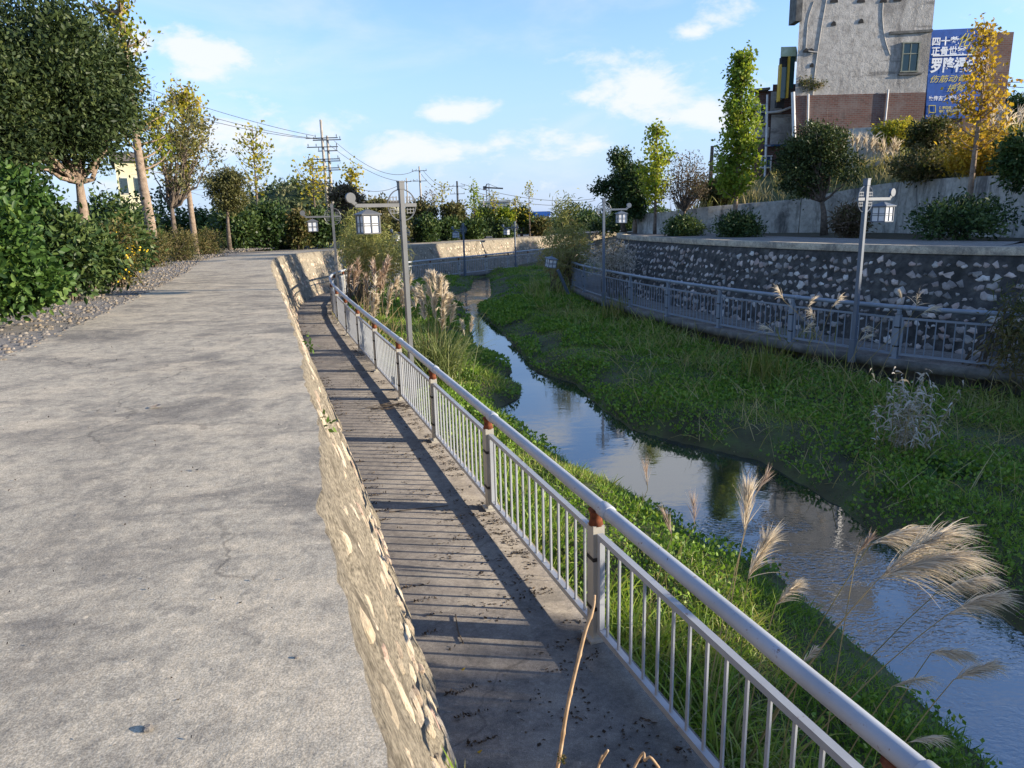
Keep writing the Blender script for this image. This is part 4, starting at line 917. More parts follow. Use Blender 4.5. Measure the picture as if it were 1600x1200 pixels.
for (u0, u1, v0, v1, D, lm, lab) in ((1425, 1485, 190, 238, 34, 'weed', 'rounded bush under the billboard'), (1372, 1428, 194, 222, 38, 'ginkgo', 'yellow weedy shrub on top of the low wall'), (1490, 1610, 205, 272, 29, 'ginkgo_gold', 'yellow leaved shrub under the golden ginkgo'), (1572, 1640, 206, 290, 25.5, 'dark', 'dark shrub hanging over the wall at the right edge'), (1405, 1500, 240, 280, 31, 'weed', 'green brown brush along the wall top'), (1100, 1140, 285, 318, 35.5, 'weed', 'brush on the wall top left of the tall green ginkgo')):
    c = at_d((u0 + u1) / 2, v1, D)
    shrub('slope_shrub', lab, c, [pxball(u0, u1, v0, v1, D) + (1,)], LM[lm], 130, .3, 34, .16, .07, stems=10, group='shrubs on the slope')
b0, r0_ = pxball(1560, 1640, 150, 205, 60); tree('far_tree', 'dark round tree behind the slope at the right edge', [(b0[0], b0[1], 3), (b0[0], b0[1], b0[2])], .15, [(b0, r0_, 1)], LM['dark'], MAT['bark'], 120, .5, 34, .3, .14, 8)

# ------------------------------------------------------------------ building on the slope
def brick_mat():
    m, t, b = newmat('brick'); co = N(t, 'ShaderNodeTexCoord').outputs['Object']
    bt = N(t, 'ShaderNodeTexBrick', i_Scale=1.0); bt.inputs['Brick Width'].default_value = .26; bt.inputs['Row Height'].default_value = .09; bt.inputs['Mortar Size'].default_value = .012
    bt.inputs['Color1'].default_value = (.105, .04, .028, 1); bt.inputs['Color2'].default_value = (.16, .068, .048, 1); bt.inputs['Mortar'].default_value = (.14, .12, .105, 1)
    sx = N(t, 'ShaderNodeSeparateXYZ'); t.links.new(co, sx.inputs[0]); cx_ = N(t, 'ShaderNodeCombineXYZ'); t.links.new(sx.outputs['X'], cx_.inputs[0]); t.links.new(sx.outputs['Z'], cx_.inputs[1])
    t.links.new(cx_.outputs[0], bt.inputs['Vector'])
    c = mixc(t, rng01(t, noise(t, co, .9, 7, .65), .45, .68, 0, .5), bt.outputs['Color'], (.2, .17, .15)); c = mixc(t, rng01(t, noise(t, co, 2.2, 7, .65), .55, .7, 0, .6), c, (.06, .045, .04))
    t.links.new(c, b.inputs['Base Color']); b.inputs['Roughness'].default_value = .9
    bump(t, b, bt.outputs['Fac'], -.6, .02); return m
MAT['brick'] = brick_mat()
def plaster_mat():
    m, t, b = newmat('old_plaster'); co = N(t, 'ShaderNodeTexCoord').outputs['Object']
    c = ramp(t, noise(t, co, 2.5, 10, .68, .3), [(.3, (.22, .205, .18)), (.5, (.4, .375, .335)), (.7, (.52, .49, .44))])
    c = mixc(t, rng01(t, noise(t, mapping(t, co, (1, 1, .35)), .7, 8, .65, .5), .46, .66, 0, .75), c, (.13, .12, .11))
    c = mixc(t, rng01(t, noise(t, mapping(t, co, (.25, 1, 2)), 1.4, 6, .7), .58, .66, 0, .6), c, (.085, .08, .075))
    t.links.new(c, b.inputs['Base Color']); b.inputs['Roughness'].default_value = .92; bump(t, b, noise(t, co, 6, 10, .75), .9, .06); return m
MAT['plaster'] = plaster_mat()
MAT['pipe'] = simple('pipe', [(.3, (.5, .48, .45)), (.7, (.68, .66, .63))], 3, 5, .5, 0)
MAT['cable'] = simple('cable', [(.3, (.4, .36, .31)), (.7, (.5, .46, .4))], 3, 3, .6, 0)
MAT['dark'] = simple('dark_void', [(.4, (.02, .02, .02)), (.7, (.05, .045, .04))], 5, 4, .9, 0)
def glass_mat(name, col):
    m, t, b = newmat(name); b.inputs['Base Color'].default_value = (*col, 1); b.inputs['Roughness'].default_value = .12; b.inputs['Specular IOR Level'].default_value = .6; return m
MAT['glass_green'] = glass_mat('glass_green', (.02, .055, .05)); MAT['glass_dark'] = glass_mat('glass_dark', (.03, .05, .06)); MAT['glass_blue'] = glass_mat('glass_blue', (.03, .07, .14))
MAT['frame_pale'] = simple('frame_pale', [(.4, (.42, .42, .36)), (.7, (.55, .54, .48))], 5, 4, .6, 0)
MAT['yellow'] = simple('yellow_paint', [(.4, (.5, .3, .03)), (.7, (.6, .38, .05))], 5, 4, .6, 0)
MAT['tile'] = simple('green_tile', [(.4, (.35, .4, .25)), (.7, (.5, .55, .4))], 3, 4, .5, 0)
YB = 38.0
def bx_(u, Y=YB, v=150): return float(at_y(u, v, Y)[0])
def bz_(v, u=1350, Y=YB): return float(at_y(u, v, Y)[2])
xL, xR = bx_(1242), bx_(1446); zB = 3.2; zM = bz_(147, 1345); zT = 17.5
bl = empty('building', (xL, YB, zB)); tag(bl, 'tall old grey plastered building with a bare brick base on the slope', 'building')
def sub(mb, o): 
    mb.v = [v - np.array(o) for v in mb.v]; return mb
O_ = (xL, YB, zB)
foot = [(xL, YB), (xR, YB), (xR + 1.0, YB + 4), (xL + 1.7, YB + 4)]
mb = MB(); mb.prism(foot, zM, zT); sub(mb, O_).build('plaster_wall', MAT['plaster'], bl)
mb = MB(); mb.prism([(xL + .02, YB - .05), (xR - .02, YB - .05), (xR + .9, YB + 3.9), (xL + 1.7, YB + 3.9)], zB - 1.5, zM - .003); sub(mb, O_).build('brick_base', MAT['brick'], bl)
mb = MB(); mb.box((xL + 4, YB - .03, bz_(36)), (0.1, .05, .1)); 
mb = MB(); mb.bar((bx_(1390, YB, 50), YB - .03, bz_(52, 1390)), (xR, YB - .03, bz_(48, 1455)), .1, .12); sub(mb, O_).build('ledge', MAT['slab_edge'], bl)
mb = MB(); mb.box((xL - .1, YB + .3, bz_(6, 1244)), (.3, .9, 1.6)); sub(mb, O_).build('eave_box', MAT['slab_edge'], bl)
def window(parent, o, u0, u1, v0, v1, Y, glass, frame, nv=1, nh=1, um=None, name='window'):
    vm = (v0 + v1) / 2; xa, xb = bx_(u0, Y, vm), bx_(u1, Y, vm); za, zb = bz_(v1, (u0 + u1) / 2, Y), bz_(v0, (u0 + u1) / 2, Y); w = .06
    mb = MB(); mb.box(((xa + xb) / 2, Y - .02, zb), (xb - xa + .12, .12, w)); mb.box(((xa + xb) / 2, Y - .02, za), (xb - xa + .12, .12, w))
    for x in (xa, xb): mb.box((x, Y - .02, (za + zb) / 2), (w, .12, zb - za - .062))
    wf = sub(mb, o).build(name, frame, parent)
    mb = MB(); mb.box(((xa + xb) / 2, Y - .005, (za + zb) / 2), (xb - xa - .05, .03, zb - za - .05)); sub(mb, o).build('pane', glass, wf)
    mb = MB()
    for i in range(nv): x = xa + (xb - xa) * (i + 1) / (nv + 1); mb.box((x, Y - .035, (za + zb) / 2), (.045, .05, zb - za - .06))
    for i in range(nh): z = zb - (zb - za) * .38 * (i + 1); mb.box(((xa + xb) / 2, Y - .04, z), (xb - xa - .06, .05, .045))
    if mb.v: sub(mb, o).build('mullion', frame, wf)
    return wf
MAT['frame_dull'] = simple('frame_dull', [(.4, (.16, .17, .13)), (.7, (.24, .25, .19))], 5, 4, .6, 0)
window(bl, O_, 1409, 1434, 67, 112, YB, MAT['glass_green'], MAT['frame_dull'])
mb = MB(); mb.box((bx_(1421, YB, 116), YB - .04, bz_(116, 1421)), (1.15, .1, .08)); sub(mb, O_).build('window_sill', MAT['slab_edge'], bl)
def line(pts, Y, r, mat, name, parent, o, n=6):
    P = np.array([(bx_(u, Y, v), Y, bz_(v, u, Y)) for u, v in pts]); P = smooth_curve(P, .25) if len(P) > 2 else P
    mb = MB(); mb.tube(P, r, n); sub(mb, o).build(name, mat, parent)
line([(1272, 2), (1263, 30), (1259, 78)], YB - .012, .013, MAT['cable'], 'cable', bl, O_)
line([(1292, -4), (1284, 40), (1275, 100), (1270, 150), (1267, 192)], YB - .014, .016, MAT['cable'], 'cable', bl, O_)
line([(1380, -4), (1379, 30), (1383, 62), (1391, 86)], YB - .014, .016, MAT['cable'], 'cable', bl, O_)
line([(1263, 80), (1277, 82)], YB - .06, .03, MAT['cable'], 'cable', bl, O_)
line([(1263, 147), (1262, 198)], YB - .115, .055, MAT['pipe'], 'drain_pipe', bl, O_, 8)
line([(1388, 140), (1382, 202)], YB - .105, .045, MAT['pipe'], 'drain_pipe', bl, O_, 8)
for u, v, w in ((1259, 82, .28), (1267, 82, .28), (1268, 105, .2), (1303, 4, .4), (1345, 4, .4), (1380, 4, .35), (1402, 2, .4), (1302, 40, .25), (1345, 36, .25)):
    mb = MB(); x, z = bx_(u, YB, v), bz_(v, u); mb.prism([(-w / 2, 0), (w / 2, 0), (w * .4, .14), (0, .2), (-w * .45, .1)], -.02, .02)
    mb.v = [np.stack([q[:, 0] + x, q[:, 2] + YB - .012, q[:, 1] + z], 1) for q in mb.v]; sub(mb, O_).build('hole', MAT['dark'], bl)
c = np.array([bx_(1264), YB - .15, bz_(133, 1264)]); CC, OO = in_ball(26, c, [.7, .15, .25]); V, Q, t = crown_mesh(CC, OO, .2, 20, .14, .05); npmesh('ledge_weeds', V - np.array(O_), Q, LM['weed'], bl, t)['kind'] = 'stuff'
# wing behind that carries the billboard
YW = 39.3; mb = MB(); mb.prism([(bx_(1447, YW), YW), (bx_(1572, YW), YW), (bx_(1572, YW) + .3, YW + .7), (bx_(1447, YW), YW + .7)], zB - 1.5, bz_(52, 1500, YW)); sub(mb, O_).build('brick_wing', MAT['brick'], bl)
# left annex
YA = 39.6; ax = bx_(1176, YA); an = empty('house', (ax, YA, zB - 1)); OA = (ax, YA, zB - 1); tag(an, 'low brick and plaster annex joined to the left side of the tall building', 'building')
def ablock(u0, u1, v0, v1, dy, mat, name, dep=2.2):
    mb = MB(); vm = (v0 + v1) / 2; xa, xb = bx_(u0, YA + dy, vm), bx_(u1, YA + dy, vm); za, zb = bz_(v1, (u0 + u1) / 2, YA), bz_(v0, (u0 + u1) / 2, YA)
    mb.prism([(xa, YA + dy), (xb, YA + dy), (xb + dep * .4, YA + dy + dep), (xa + dep * .4, YA + dy + dep)], za, zb); return sub(mb, OA).build(name, mat, an)
ablock(1176, 1203, 140, 300, .4, MAT['brick'], 'brick_wall'); ablock(1203.2, 1243, 130, 300, .3, MAT['brick'], 'brick_wall')
ablock(1204, 1241, 178, 226, .22, MAT['plaster'], 'plaster_patch', .25); ablock(1204, 1222, 142, 176, .22, MAT['plaster'], 'plaster_patch', .25)
ablock(1176.5, 1202, 198, 214, .32, MAT['plaster'], 'plaster_band', .3)
mb = MB(); mb.bar((bx_(1174, YA), YA + .3, bz_(141, 1176, YA)), (bx_(1203, YA), YA + .3, bz_(138, 1203, YA)), .6, .12); sub(mb, OA).build('roof_slab', MAT['slab_edge'], an)
window(an, OA, 1178, 1196, 164, 194, YA + .38, MAT['glass_dark'], MAT['pipe'], 1, 1)
window(an, OA, 1189, 1204, 244, 262, YA + .2, MAT['glass_blue'], MAT['pipe'], 0, 0)
mb = MB(); mb.box((bx_(1219, YA), YA + .1, bz_(227, 1219, YA)), (1.3, .35, .1)); sub(mb, OA).build('blue_canopy', MAT['glass_blue'], an)
line([(1199, 148), (1198, 200), (1195, 276)], YA - .0, .06, MAT['pipe'], 'drain_pipe', an, OA, 8)
line([(1239, 144), (1241, 215)], YB - .25, .1, MAT['pipe'], 'drain_pipe', an, OA, 8)
line([(1199, 176), (1218, 174), (1238, 167)], YA - .05, .06, MAT['pipe'], 'drain_pipe', an, OA, 8)
line([(1204, 252), (1206, 276), (1214, 277), (1216, 256)], YA + .1, .05, MAT['pipe'], 'drain_pipe', an, OA, 8)
# glazed bay
xa, xb = bx_(1220, 38.6, 80), bx_(1244, 38.6, 80)
mb = MB(); mb.prism([(xa, 38.6), (xb, 38.6), (xb + .6, 40.0), (xa + .6, 40.0)], bz_(88, 1230, 38.6), bz_(73, 1230, 38.6)); bay = sub(mb, OA).build('glazed_bay', MAT['tile'], an)
for (u0, u1, v0, v1, nm, mt, dy) in ((1221.5, 1231, 104, 153, 'pane', 'glass_green', .1), (1234, 1242.5, 88, 138, 'pane', 'glass_green', .1), (1231, 1234, 88, 153, 'post', 'yellow', 0.0), (1219, 1221.4, 100, 158, 'post', 'yellow', 0.0), (1221.5, 1231, 88, 103.5, 'panel', 'dark', .12), (1234, 1242.5, 138.5, 152, 'panel', 'dark', .12), (1220, 1232, 154, 166, 'panel', 'dark', .3)):
    mb = MB(); x0, x1 = bx_(u0, 38.6, 110), bx_(u1, 38.6, 110); za, zb = bz_(v1, 1230, 38.6), bz_(v0, 1230, 38.6); mb.box(((x0 + x1) / 2, 38.6 + dy + .15, (za + zb) / 2), (x1 - x0, .3, zb - za)); sub(mb, OA).build(nm, MAT[mt], bay)
# blue billboard
YS = 39.1
def sx_(u, v): return at_y(u, v, YS)
bb = empty('billboard', sx_(1449, 188)); tag(bb, 'large blue billboard with white and yellow writing on the brick wing', 'billboard'); OS = np.array(bb.location)
MAT['board_blue'] = simple('board_blue', [(.35, (.004, .06, .27)), (.65, (.008, .085, .36))], 2.5, 6, .5, .1, .02)
MAT['letter_white'] = simple('letter_white', [(.4, (.72, .74, .76)), (.7, (.82, .83, .84))], 5, 3, .6, 0); MAT['letter_yellow'] = simple('letter_yellow', [(.4, (.6, .5, .08)), (.7, (.7, .58, .12))], 5, 3, .6, 0)
cs = [sx_(1446, 186), sx_(1533, 184), sx_(1540, 43), sx_(1454, 47)]
mb = MB(); V = [c for c in cs] + [c + np.array([0, .08, 0]) for c in cs]; mb.add(V, [(0, 1, 2, 3), (7, 6, 5, 4), (0, 4, 5, 1), (1, 5, 6, 2), (2, 6, 7, 3), (3, 7, 4, 0)]); sub(mb, OS).build('board', MAT['board_blue'], bb)
def text(s, u, v, hpx, mat, bold=.012, shear=0.0, wide=1.0):
    cu = bpy.data.curves.new('lettering', 'FONT'); cu.body = s; cu.size = 1.0; cu.offset = bold; cu.shear = shear
    to = bpy.data.objects.new('lettering', cu); COL.objects.link(to); bpy.context.view_layer.update()
    me = bpy.data.meshes.new_from_object(to.evaluated_get(bpy.context.evaluated_depsgraph_get())); bpy.data.objects.remove(to)
    me.name = 'lettering'; me.materials.clear(); me.materials.append(mat); n = len(me.vertices); co = np.zeros(n * 3); me.vertices.foreach_get('co', co); co = co.reshape(-1, 3)
    h = co[:, 1].max() - co[:, 1].min(); m = hpx * YS / FPX / h
    p = sx_(u, v); tilt = -.0
    V = np.c_[(co[:, 0] - co[:, 0].min()) * m * wide, np.full(n, -.03), (co[:, 1] - co[:, 1].max()) * m]
    me.vertices.foreach_set('co', V.ravel()); me.update(); o = bpy.data.objects.new('lettering', me); link(o, bb); o.location = p - OS
wY, wW = MAT['letter_yellow'], MAT['letter_white']
text('四十载', 1457, 58, 12, wW, .03, wide=1.1); text('化', 1500, 52, 18, wY, .0, .3); text('正骨世家', 1456, 73, 12, wW, .03, wide=1.03); text('接', 1516, 72, 13, wY, 0, .3)
text('罗隆福骨科', 1455, 90, 21, wW, .035, wide=.82); text('伤筋动骨一', 1454, 118, 10, wY, .0, .3, 1.25); text('接骨', 1480, 132, 10, wY, 0, .3, 1.2)
text('家传古方·德创之道', 1451, 150, 7, wW, .025, wide=1.0); text('康复热线：83951998', 1467, 166, 4.5, wY, .02, wide=.98); text('地址：龙溪口城区沿河路18号', 1467, 171.5, 4.2, wY, .02, wide=.8)
p0, p1 = sx_(1457, 87.5), sx_(1530, 85); mb = MB(); mb.bar(p0 + [0, -.03, 0], p1 + [0, -.03, 0], .02, .06); sub(mb, OS).build('rule', wW, bb)
for a, b2 in (((1451, 165), (1461, 165)), ((1451, 176), (1461, 176)), ((1451, 165), (1451, 176)), ((1461, 165), (1461, 176))):
    mb = MB(); mb.bar(sx_(*a) + [0, -.03, 0], sx_(*b2) + [0, -.03, 0], .02, .03); sub(mb, OS).build('emblem_line', wY, bb)
# low wall on the slope
p = at_d(1322, 250, 39); q = at_d(1405, 250, 39); mb = MB(); mb.bar((p[0], p[1], p[2] + .4), (q[0], q[1], p[2] + .4), .3, 2.0); tag(mb.build('low_wall', MAT['streak']), 'low grey wall below the brick base of the tall building', 'wall')
# leaning bare pole
mb = MB(); a, b2 = at_d(1110, 285, 42), at_d(1113, 228, 42); mb.tube([a, b2], [.12, .09], 8); tag(mb.build('utility_pole', MAT['bark']), 'short bare pole standing left of the tall green ginkgo', 'pole')

# ------------------------------------------------------------------ utility poles, wires, far things
MAT['pole'] = simple('pole_concrete', [(.3, (.24, .22, .19)), (.7, (.36, .33, .29))], 3, 5, .9, .2); MAT['steel'] = simple('steel', [(.4, (.05, .055, .06)), (.7, (.09, .095, .1))], 4, 4, .6, 0, metal=.3)
def pole(u, v_top, D, arms, label, r=.14, mat=None, zb=-.3):
    t = at_d(u, v_top, D); root = empty('utility_pole', (t[0], t[1], zb)); tag(root, label, 'utility pole', 'utility poles across the river plain'); h = t[2] - zb
    mb = MB(); mb.tube([(0, 0, 0), (0, 0, h)], [r * 1.25, r * .8], 8); mb.build('shaft', mat or MAT['pole'], root, True)
    for (v, w) in arms:
        z = at_d(u, v, D)[2] - zb; mb = MB(); mb.box((0, -.16, z), (w, .08, .08)); ca = mb.build('crossarm', MAT['steel'], root)
        for x in (-w * .46, -w * .2, w * .46):
            i_ = MB(); i_.tube([(x, -.16, z + .06), (x, -.16, z + .14), (x, -.16, z + .3)], [.02, .045, .03], 6); i_.build('insulator', MAT['steel'], ca)
    return root
pole(501, 187, 70, [(216, 2.9), (230, 2.8), (249, 2.9), (263, 2.8), (287, 1.6)], 'taller left pole of the twin utility poles', .14)
pole(511, 212, 71, [(219, 2.6), (236, 1.8), (252, 2.2), (266, 2.0)], 'shorter right pole of the twin utility poles', .14)
pole(655, 260, 110, [(267, 2.2), (283, 2.0)], 'grey utility pole behind the wide olive tree'); pole(635, 278, 140, [(284, 1.8)], 'small far utility pole behind the nearest lamp')
pole(714, 283, 120, [(291, 2.6), (303, 2.4)], 'dark utility pole with two crossarms above the middle distant lamp', .18, MAT['steel']); pole(755, 303, 170, [(307, 2.2), (312, 2.0)], 'small far utility pole left of the tower crane')
pole(905, 325, 190, [(328, 1.6)], 'small far pole on the horizon left of the dark trees'); pole(921, 318, 190, [(322, 1.6)], 'far pole beside the white tanks')
def wire(a, b2, sag, label, D0=None):
    a = np.asarray(a); b2 = np.asarray(b2); t = np.linspace(0, 1, 24)[:, None]; P = a + (b2 - a) * t; P[:, 2] -= sag * 4 * (t * (1 - t))[:, 0]
    dm = np.linalg.norm(P[:, :2], axis=1); mb = MB(); mb.tube(P, np.maximum(.012, dm * .00032), 4); tag(mb.build('power_line', MAT['steel']), label, 'wire')
wire(at_d(-60, 30, 40), at_d(490, 212, 70), .5, 'uppermost wire from the left to the twin poles'); wire(at_d(-60, 45, 40), at_d(489, 216, 70), .7, 'middle wire from the left to the twin poles'); wire(at_d(-60, 60, 40), at_d(512, 218, 71), .9, 'lowest wire from the left to the twin poles')
wire(at_d(522, 220, 71), at_d(649, 266, 110), 1.6, 'upper wire between the twin poles and the next pole'); wire(at_d(514, 226, 71), at_d(649, 282, 110), 1.2, 'lower wire between the twin poles and the next pole')
wire(at_d(661, 266, 110), at_d(708, 290, 120), 1.0, 'upper wire to the dark pole'); wire(at_d(658, 272, 110), at_d(708, 294, 120), 1.2, 'lower wire to the dark pole')
wire(at_d(720, 287, 120), at_d(930, 310, 200), 1.5, 'long upper wire running right over the plain'); wire(at_d(720, 293, 120), at_d(930, 313, 200), 2.0, 'long lower wire running right over the plain')
wire(at_d(560, 295, 120), at_d(633, 283, 140), 1.0, 'thin far wire left of the nearest lamp')
wire(at_d(1562, 128, 75), at_d(1640, 124, 75), .1, 'upper short wire right of the billboard'); wire(at_d(1562, 133, 75), at_d(1640, 137, 75), .1, 'lower short wire right of the billboard')
# tower crane
cr_ = empty('tower_crane', at_d(762, 345, 420)); tag(cr_, 'distant tower crane above the grey building', 'crane'); OC = np.array(cr_.location)
mb = MB(); a, b2 = at_d(763, 345, 420), at_d(762, 287, 420); w = .9
for sx, sy in ((-1, -1), (1, -1), (1, 1), (-1, 1)): mb.bar(a + [sx * w, sy * w, 0], b2 + [sx * w * .8, sy * w * .8, 0], .3, .3)
for i in range(14):
    z0_ = a[2] + (b2[2] - a[2]) * i / 14; z1_ = a[2] + (b2[2] - a[2]) * (i + 1) / 14; s_ = 1 if i % 2 else -1; mb.bar((a[0] - s_ * w, a[1] - w, z0_), (a[0] + s_ * w, a[1] - w, z1_), .18, .18)
sub(mb, OC).build('mast', MAT['steel'], cr_); mb = MB(); mb.bar(at_d(757, 293, 420), at_d(786, 294.5, 420), .7, .8); mb.bar(at_d(762, 287, 420), at_d(780, 294, 420), .2, .2); mb.bar(at_d(762, 287, 420), at_d(757, 292, 420), .2, .2); sub(mb, OC).build('jib', MAT['steel'], cr_)
mb = MB(); q = at_d(757, 294, 420); mb.box(q, (1.6, 1.6, 2.2)); sub(mb, OC).build('counterweight', MAT['steel'], cr_)
# far buildings
MAT['far_grey'] = simple('far_grey', [(.3, (.2, .22, .23)), (.7, (.3, .32, .33))], .3, 5, .9, 0); MAT['far_white'] = simple('far_white', [(.3, (.5, .51, .52)), (.7, (.62, .63, .64))], .3, 4, .8, 0); MAT['far_blue'] = simple('far_blue', [(.3, (.03, .12, .4)), (.7, (.05, .16, .5))], .3, 4, .6, 0); MAT['cream'] = simple('cream', [(.3, (.5, .46, .3)), (.7, (.62, .58, .4))], .8, 6, .9, .1); MAT['roof'] = simple('roof', [(.3, (.1, .09, .085)), (.7, (.16, .14, .13))], 1, 5, .9, .1)
def far_building(name, u0, u1, v0, v1, D, mat, roofmat, label, win=(0, 0), dep=12.0, roof=.6, cat='building'):
    a = at_d(u0, v1, D); b2 = at_d(u1, v1, D); zt_ = at_d(u0, v0, D)[2]; d = (b2 - a)[:2]; Lw = np.linalg.norm(d); ang = math.atan2(d[1], d[0])
    root = empty(name, (a[0], a[1], -.4), ang); tag(root, label, cat); h = zt_ + .4
    mb = MB(); mb.box((Lw / 2, dep / 2, h / 2), (Lw, dep, h)); mb.build('wall', mat, root)
    mb = MB(); mb.box((Lw / 2, dep / 2, h + roof / 2), (Lw + .6, dep + .6, roof)); mb.build('roof', roofmat, root)
    nx, nz = win
    for i in range(nx):
        for j in range(nz):
            x = Lw * (i + .5) / nx; z = h * (j + .6) / (nz + .2); ww = Lw / nx * .5; hh = h / (nz + .3) * .45
            mb = MB(); mb.box((x, -.02, z), (ww, .1, hh)); wf = mb.build('window', MAT['frame_pale'], root); mb = MB(); mb.box((x, -.08, z), (ww * .86, .04, hh * .86)); mb.build('pane', MAT['glass_dark'], wf)
    return root
far_building('far_building', 748, 797, 317, 338, 230, MAT['far_grey'], MAT['far_grey'], 'grey flat roofed block beside the tower crane', (5, 2))
far_building('far_building', 690, 724, 325, 340, 200, MAT['far_grey'], MAT['roof'], 'low dark roofed house behind the round trees', (3, 1))
far_building('shed', 834, 858, 338, 344, 160, MAT['far_white'], MAT['far_blue'], 'low shed with a bright blue roof', (3, 1), roof=1.0, cat='shed')
far_building('far_building', 897, 935, 333, 346, 300, MAT['far_white'], MAT['far_white'], 'long white building on the horizon by the dark trees', (6, 1))
far_building('far_building', 570, 625, 318, 345, 190, MAT['cream'], MAT['roof'], 'tan houses on the hill behind the nearest lamp', (5, 1))
far_building('house', 192, 236, 252, 345, 60, MAT['cream'], MAT['roof'], 'cream yellow house behind the leaning ginkgo', (2, 2), 8.0)
LM['hillwood'] = leafmat('leaf_hill', [(.045, .065, .03), (.075, .1, .045), (.11, .13, .06), (.14, .14, .075)], .2, .7, .1)  # greens lightened to stand in for haze over the far hill
# hill with woods
hx = np.linspace(-1, 1, 40); HX, HY = np.meshgrid(hx, hx); c, m = at_d(470, 345, 260), mpp(470, 260)
prof_ = np.clip(1 - HX ** 2, 0, 1) ** .9 * np.clip(1 - HY ** 2, 0, 1); zz = prof_ * (62 * m) * (.8 + .3 * vnoise(HX * 3 + 5, HY * 3, .8)) + .9 * vnoise(HX * 30, HY * 30, 1.0)
V = np.stack([c[0] + HX * 130 * m, c[1] + HY * 30, zz - .6], -1).reshape(-1, 3); ii = np.arange(1600).reshape(40, 40); Q = np.stack([ii[:-1, :-1], ii[:-1, 1:], ii[1:, 1:], ii[1:, :-1]], -1).reshape(-1, 4)
MAT['hill'] = simple('hill', [(.35, (.02, .035, .015)), (.55, (.045, .065, .025)), (.75, (.09, .1, .04))], .12, 9, .95, .8, 1.0)
struct(npmesh('hill', V, Q, MAT['hill']), 'wooded green hill on the horizon behind the twin poles')
sel = V[(V[:, 2] > 1)]; CC = sel[rng.integers(0, len(sel), 420)] + rng.normal(size=(420, 3)) * [2, 1.5, .8]; V2, Q2, t2 = crown_mesh(CC, unit(rng.normal(size=CC.shape)), 2.4, 26, 1.3, .8); tag(npmesh('hill_woods', V2, Q2, LM['hillwood'], None, t2), 'woods covering the far hill', 'woods', kind='stuff')
# unseen tree added on the right bank, shaped to shade the near walkway
tree('osmanthus_tree', 'unseen round evergreen added on the right promenade to shade the near walkway', [(17.6, 2.2, ZR), (17.6, 2.2, 1.2)], .13, [((17.6, .9, 1.75), (1.4, 2.4, 1.2), 1)], LM['osm'], MAT['bark'], 320, .32, 40, .2, .09, 14, (17.6, 2.2, 1.1))
# ------------------------------------------------------------------ grass of the river bed
LRI = offset(LC, -.05); RRI = offset(RC, .05); BEDPOLY = np.r_[LRI[::3], RRI[::-3]]
def scatter(x0, x1, y0, y1, dens):
    n = int((x1 - x0) * (y1 - y0) * dens); x = rng.uniform(x0, x1, n); y = rng.uniform(y0, y1, n)
    k = in_poly(x, y, BEDPOLY); x, y = x[k], y[k]
    k = ~in_poly(x, y, WPOLY) | (rng.random(len(x)) < .0); x, y = x[k], y[k]
    d = dist_poly(x, y, WB); return x, y, d
GV = []; GT = []; tot = 0
dl_all = offset(LC, 0)
for (y0, y1, dens, w, hk) in ((1.5, 7, 1500, .011, 1.0), (7, 12, 1150, .014, 1.0), (12, 18, 800, .018, 1.0), (18, 28, 520, .026, 1.1), (28, 48, 230, .045, 1.2)):
    x, y, d = scatter(-9, 13, y0, y1, dens); keep = np.hypot(x, y) < 60
    keep &= ~((vnoise(x + 70, y + 20, 1.3, 3) > .66) & (d < .9) & (rng.random(len(x)) < .85)); x, y, d = x[keep], y[keep], d[keep]; n = len(x); z = bedz(x, y)
    cl = vnoise(x, y, .9, 3); big = vnoise(x + 31, y + 7, 3.0, 2)
    h = (.06 + .38 * cl ** 2.2 + .16 * np.clip(big - .5, 0, 1)) * hk * rng.uniform(.5, 1.5, n)
    dr = dist_poly(x, y, RC[:, :2][::4]); dl = dist_poly(x, y, dl_all[::4])
    tall = (dr < 2.2) & (rng.random(n) < .25); h = np.where(tall, h * 2.4, h); tl = (dl < 1.1) & (y < 14); h = np.where(tl, h * rng.uniform(1.0, 2.6, n), h)
    h = h * np.where(d < np.where(y > 22, .9, .3), .5, 1.0)
    h = np.where((dr < 9) & (dl > 3.2) & ~tall, h * .68, h); lean = rng.normal(size=(n, 3)) * [.6, .6, .15] + [0, 0, 1]
    V, Q = ribbons(np.c_[x, y, z - .02], unit(lean), h, rng.uniform(.05, .7, n), w * rng.uniform(.7, 1.4, n), 2)
    t = np.clip(.12 + .62 * vnoise(x + 3, y - 8, 1.4, 3) + rng.normal(size=n) * .17 - .12 * (d < .25), 0, .82); t = np.where((tall & (rng.random(n) < .6)), rng.uniform(.75, 1, n), t); dryp = vnoise(x + 90, y + 33, 1.9, 3) + .12 * (x > 3.5) * (y > 9); t = np.where((dryp > .66) & (rng.random(n) < .35), rng.uniform(.8, 1, n), t); t = np.where(rng.random(n) < .04, 1.0, t)
    GV.append((V, Q)); GT.append(np.repeat(t, 2))
V, Q = join(GV); tag(npmesh('river_grass', V, Q, LM['grass'], None, np.concatenate(GT)), 'lush green grass covering the river bed', 'grass', kind='stuff')
# small round leaves of ground cover between the blades
x, y, d = scatter(-8, 12, 4, 32, 300); P = np.c_[x, y, bedz(x, y) + .05 + .1 * rng.random(len(x))]; k = vnoise(x + 50, y, 1.6, 2) > .42; P = P[k]
V, Q = leaf_quads(P, .035 + .003 * P[:, 1], .025 + .002 * P[:, 1], None, 0, .6); tag(npmesh('ground_cover', V, Q, LM['grass'], None, np.clip(rng.normal(.4, .18, len(P)), 0, 1)), 'small leafed ground cover in the river bed', 'ground cover', kind='stuff')
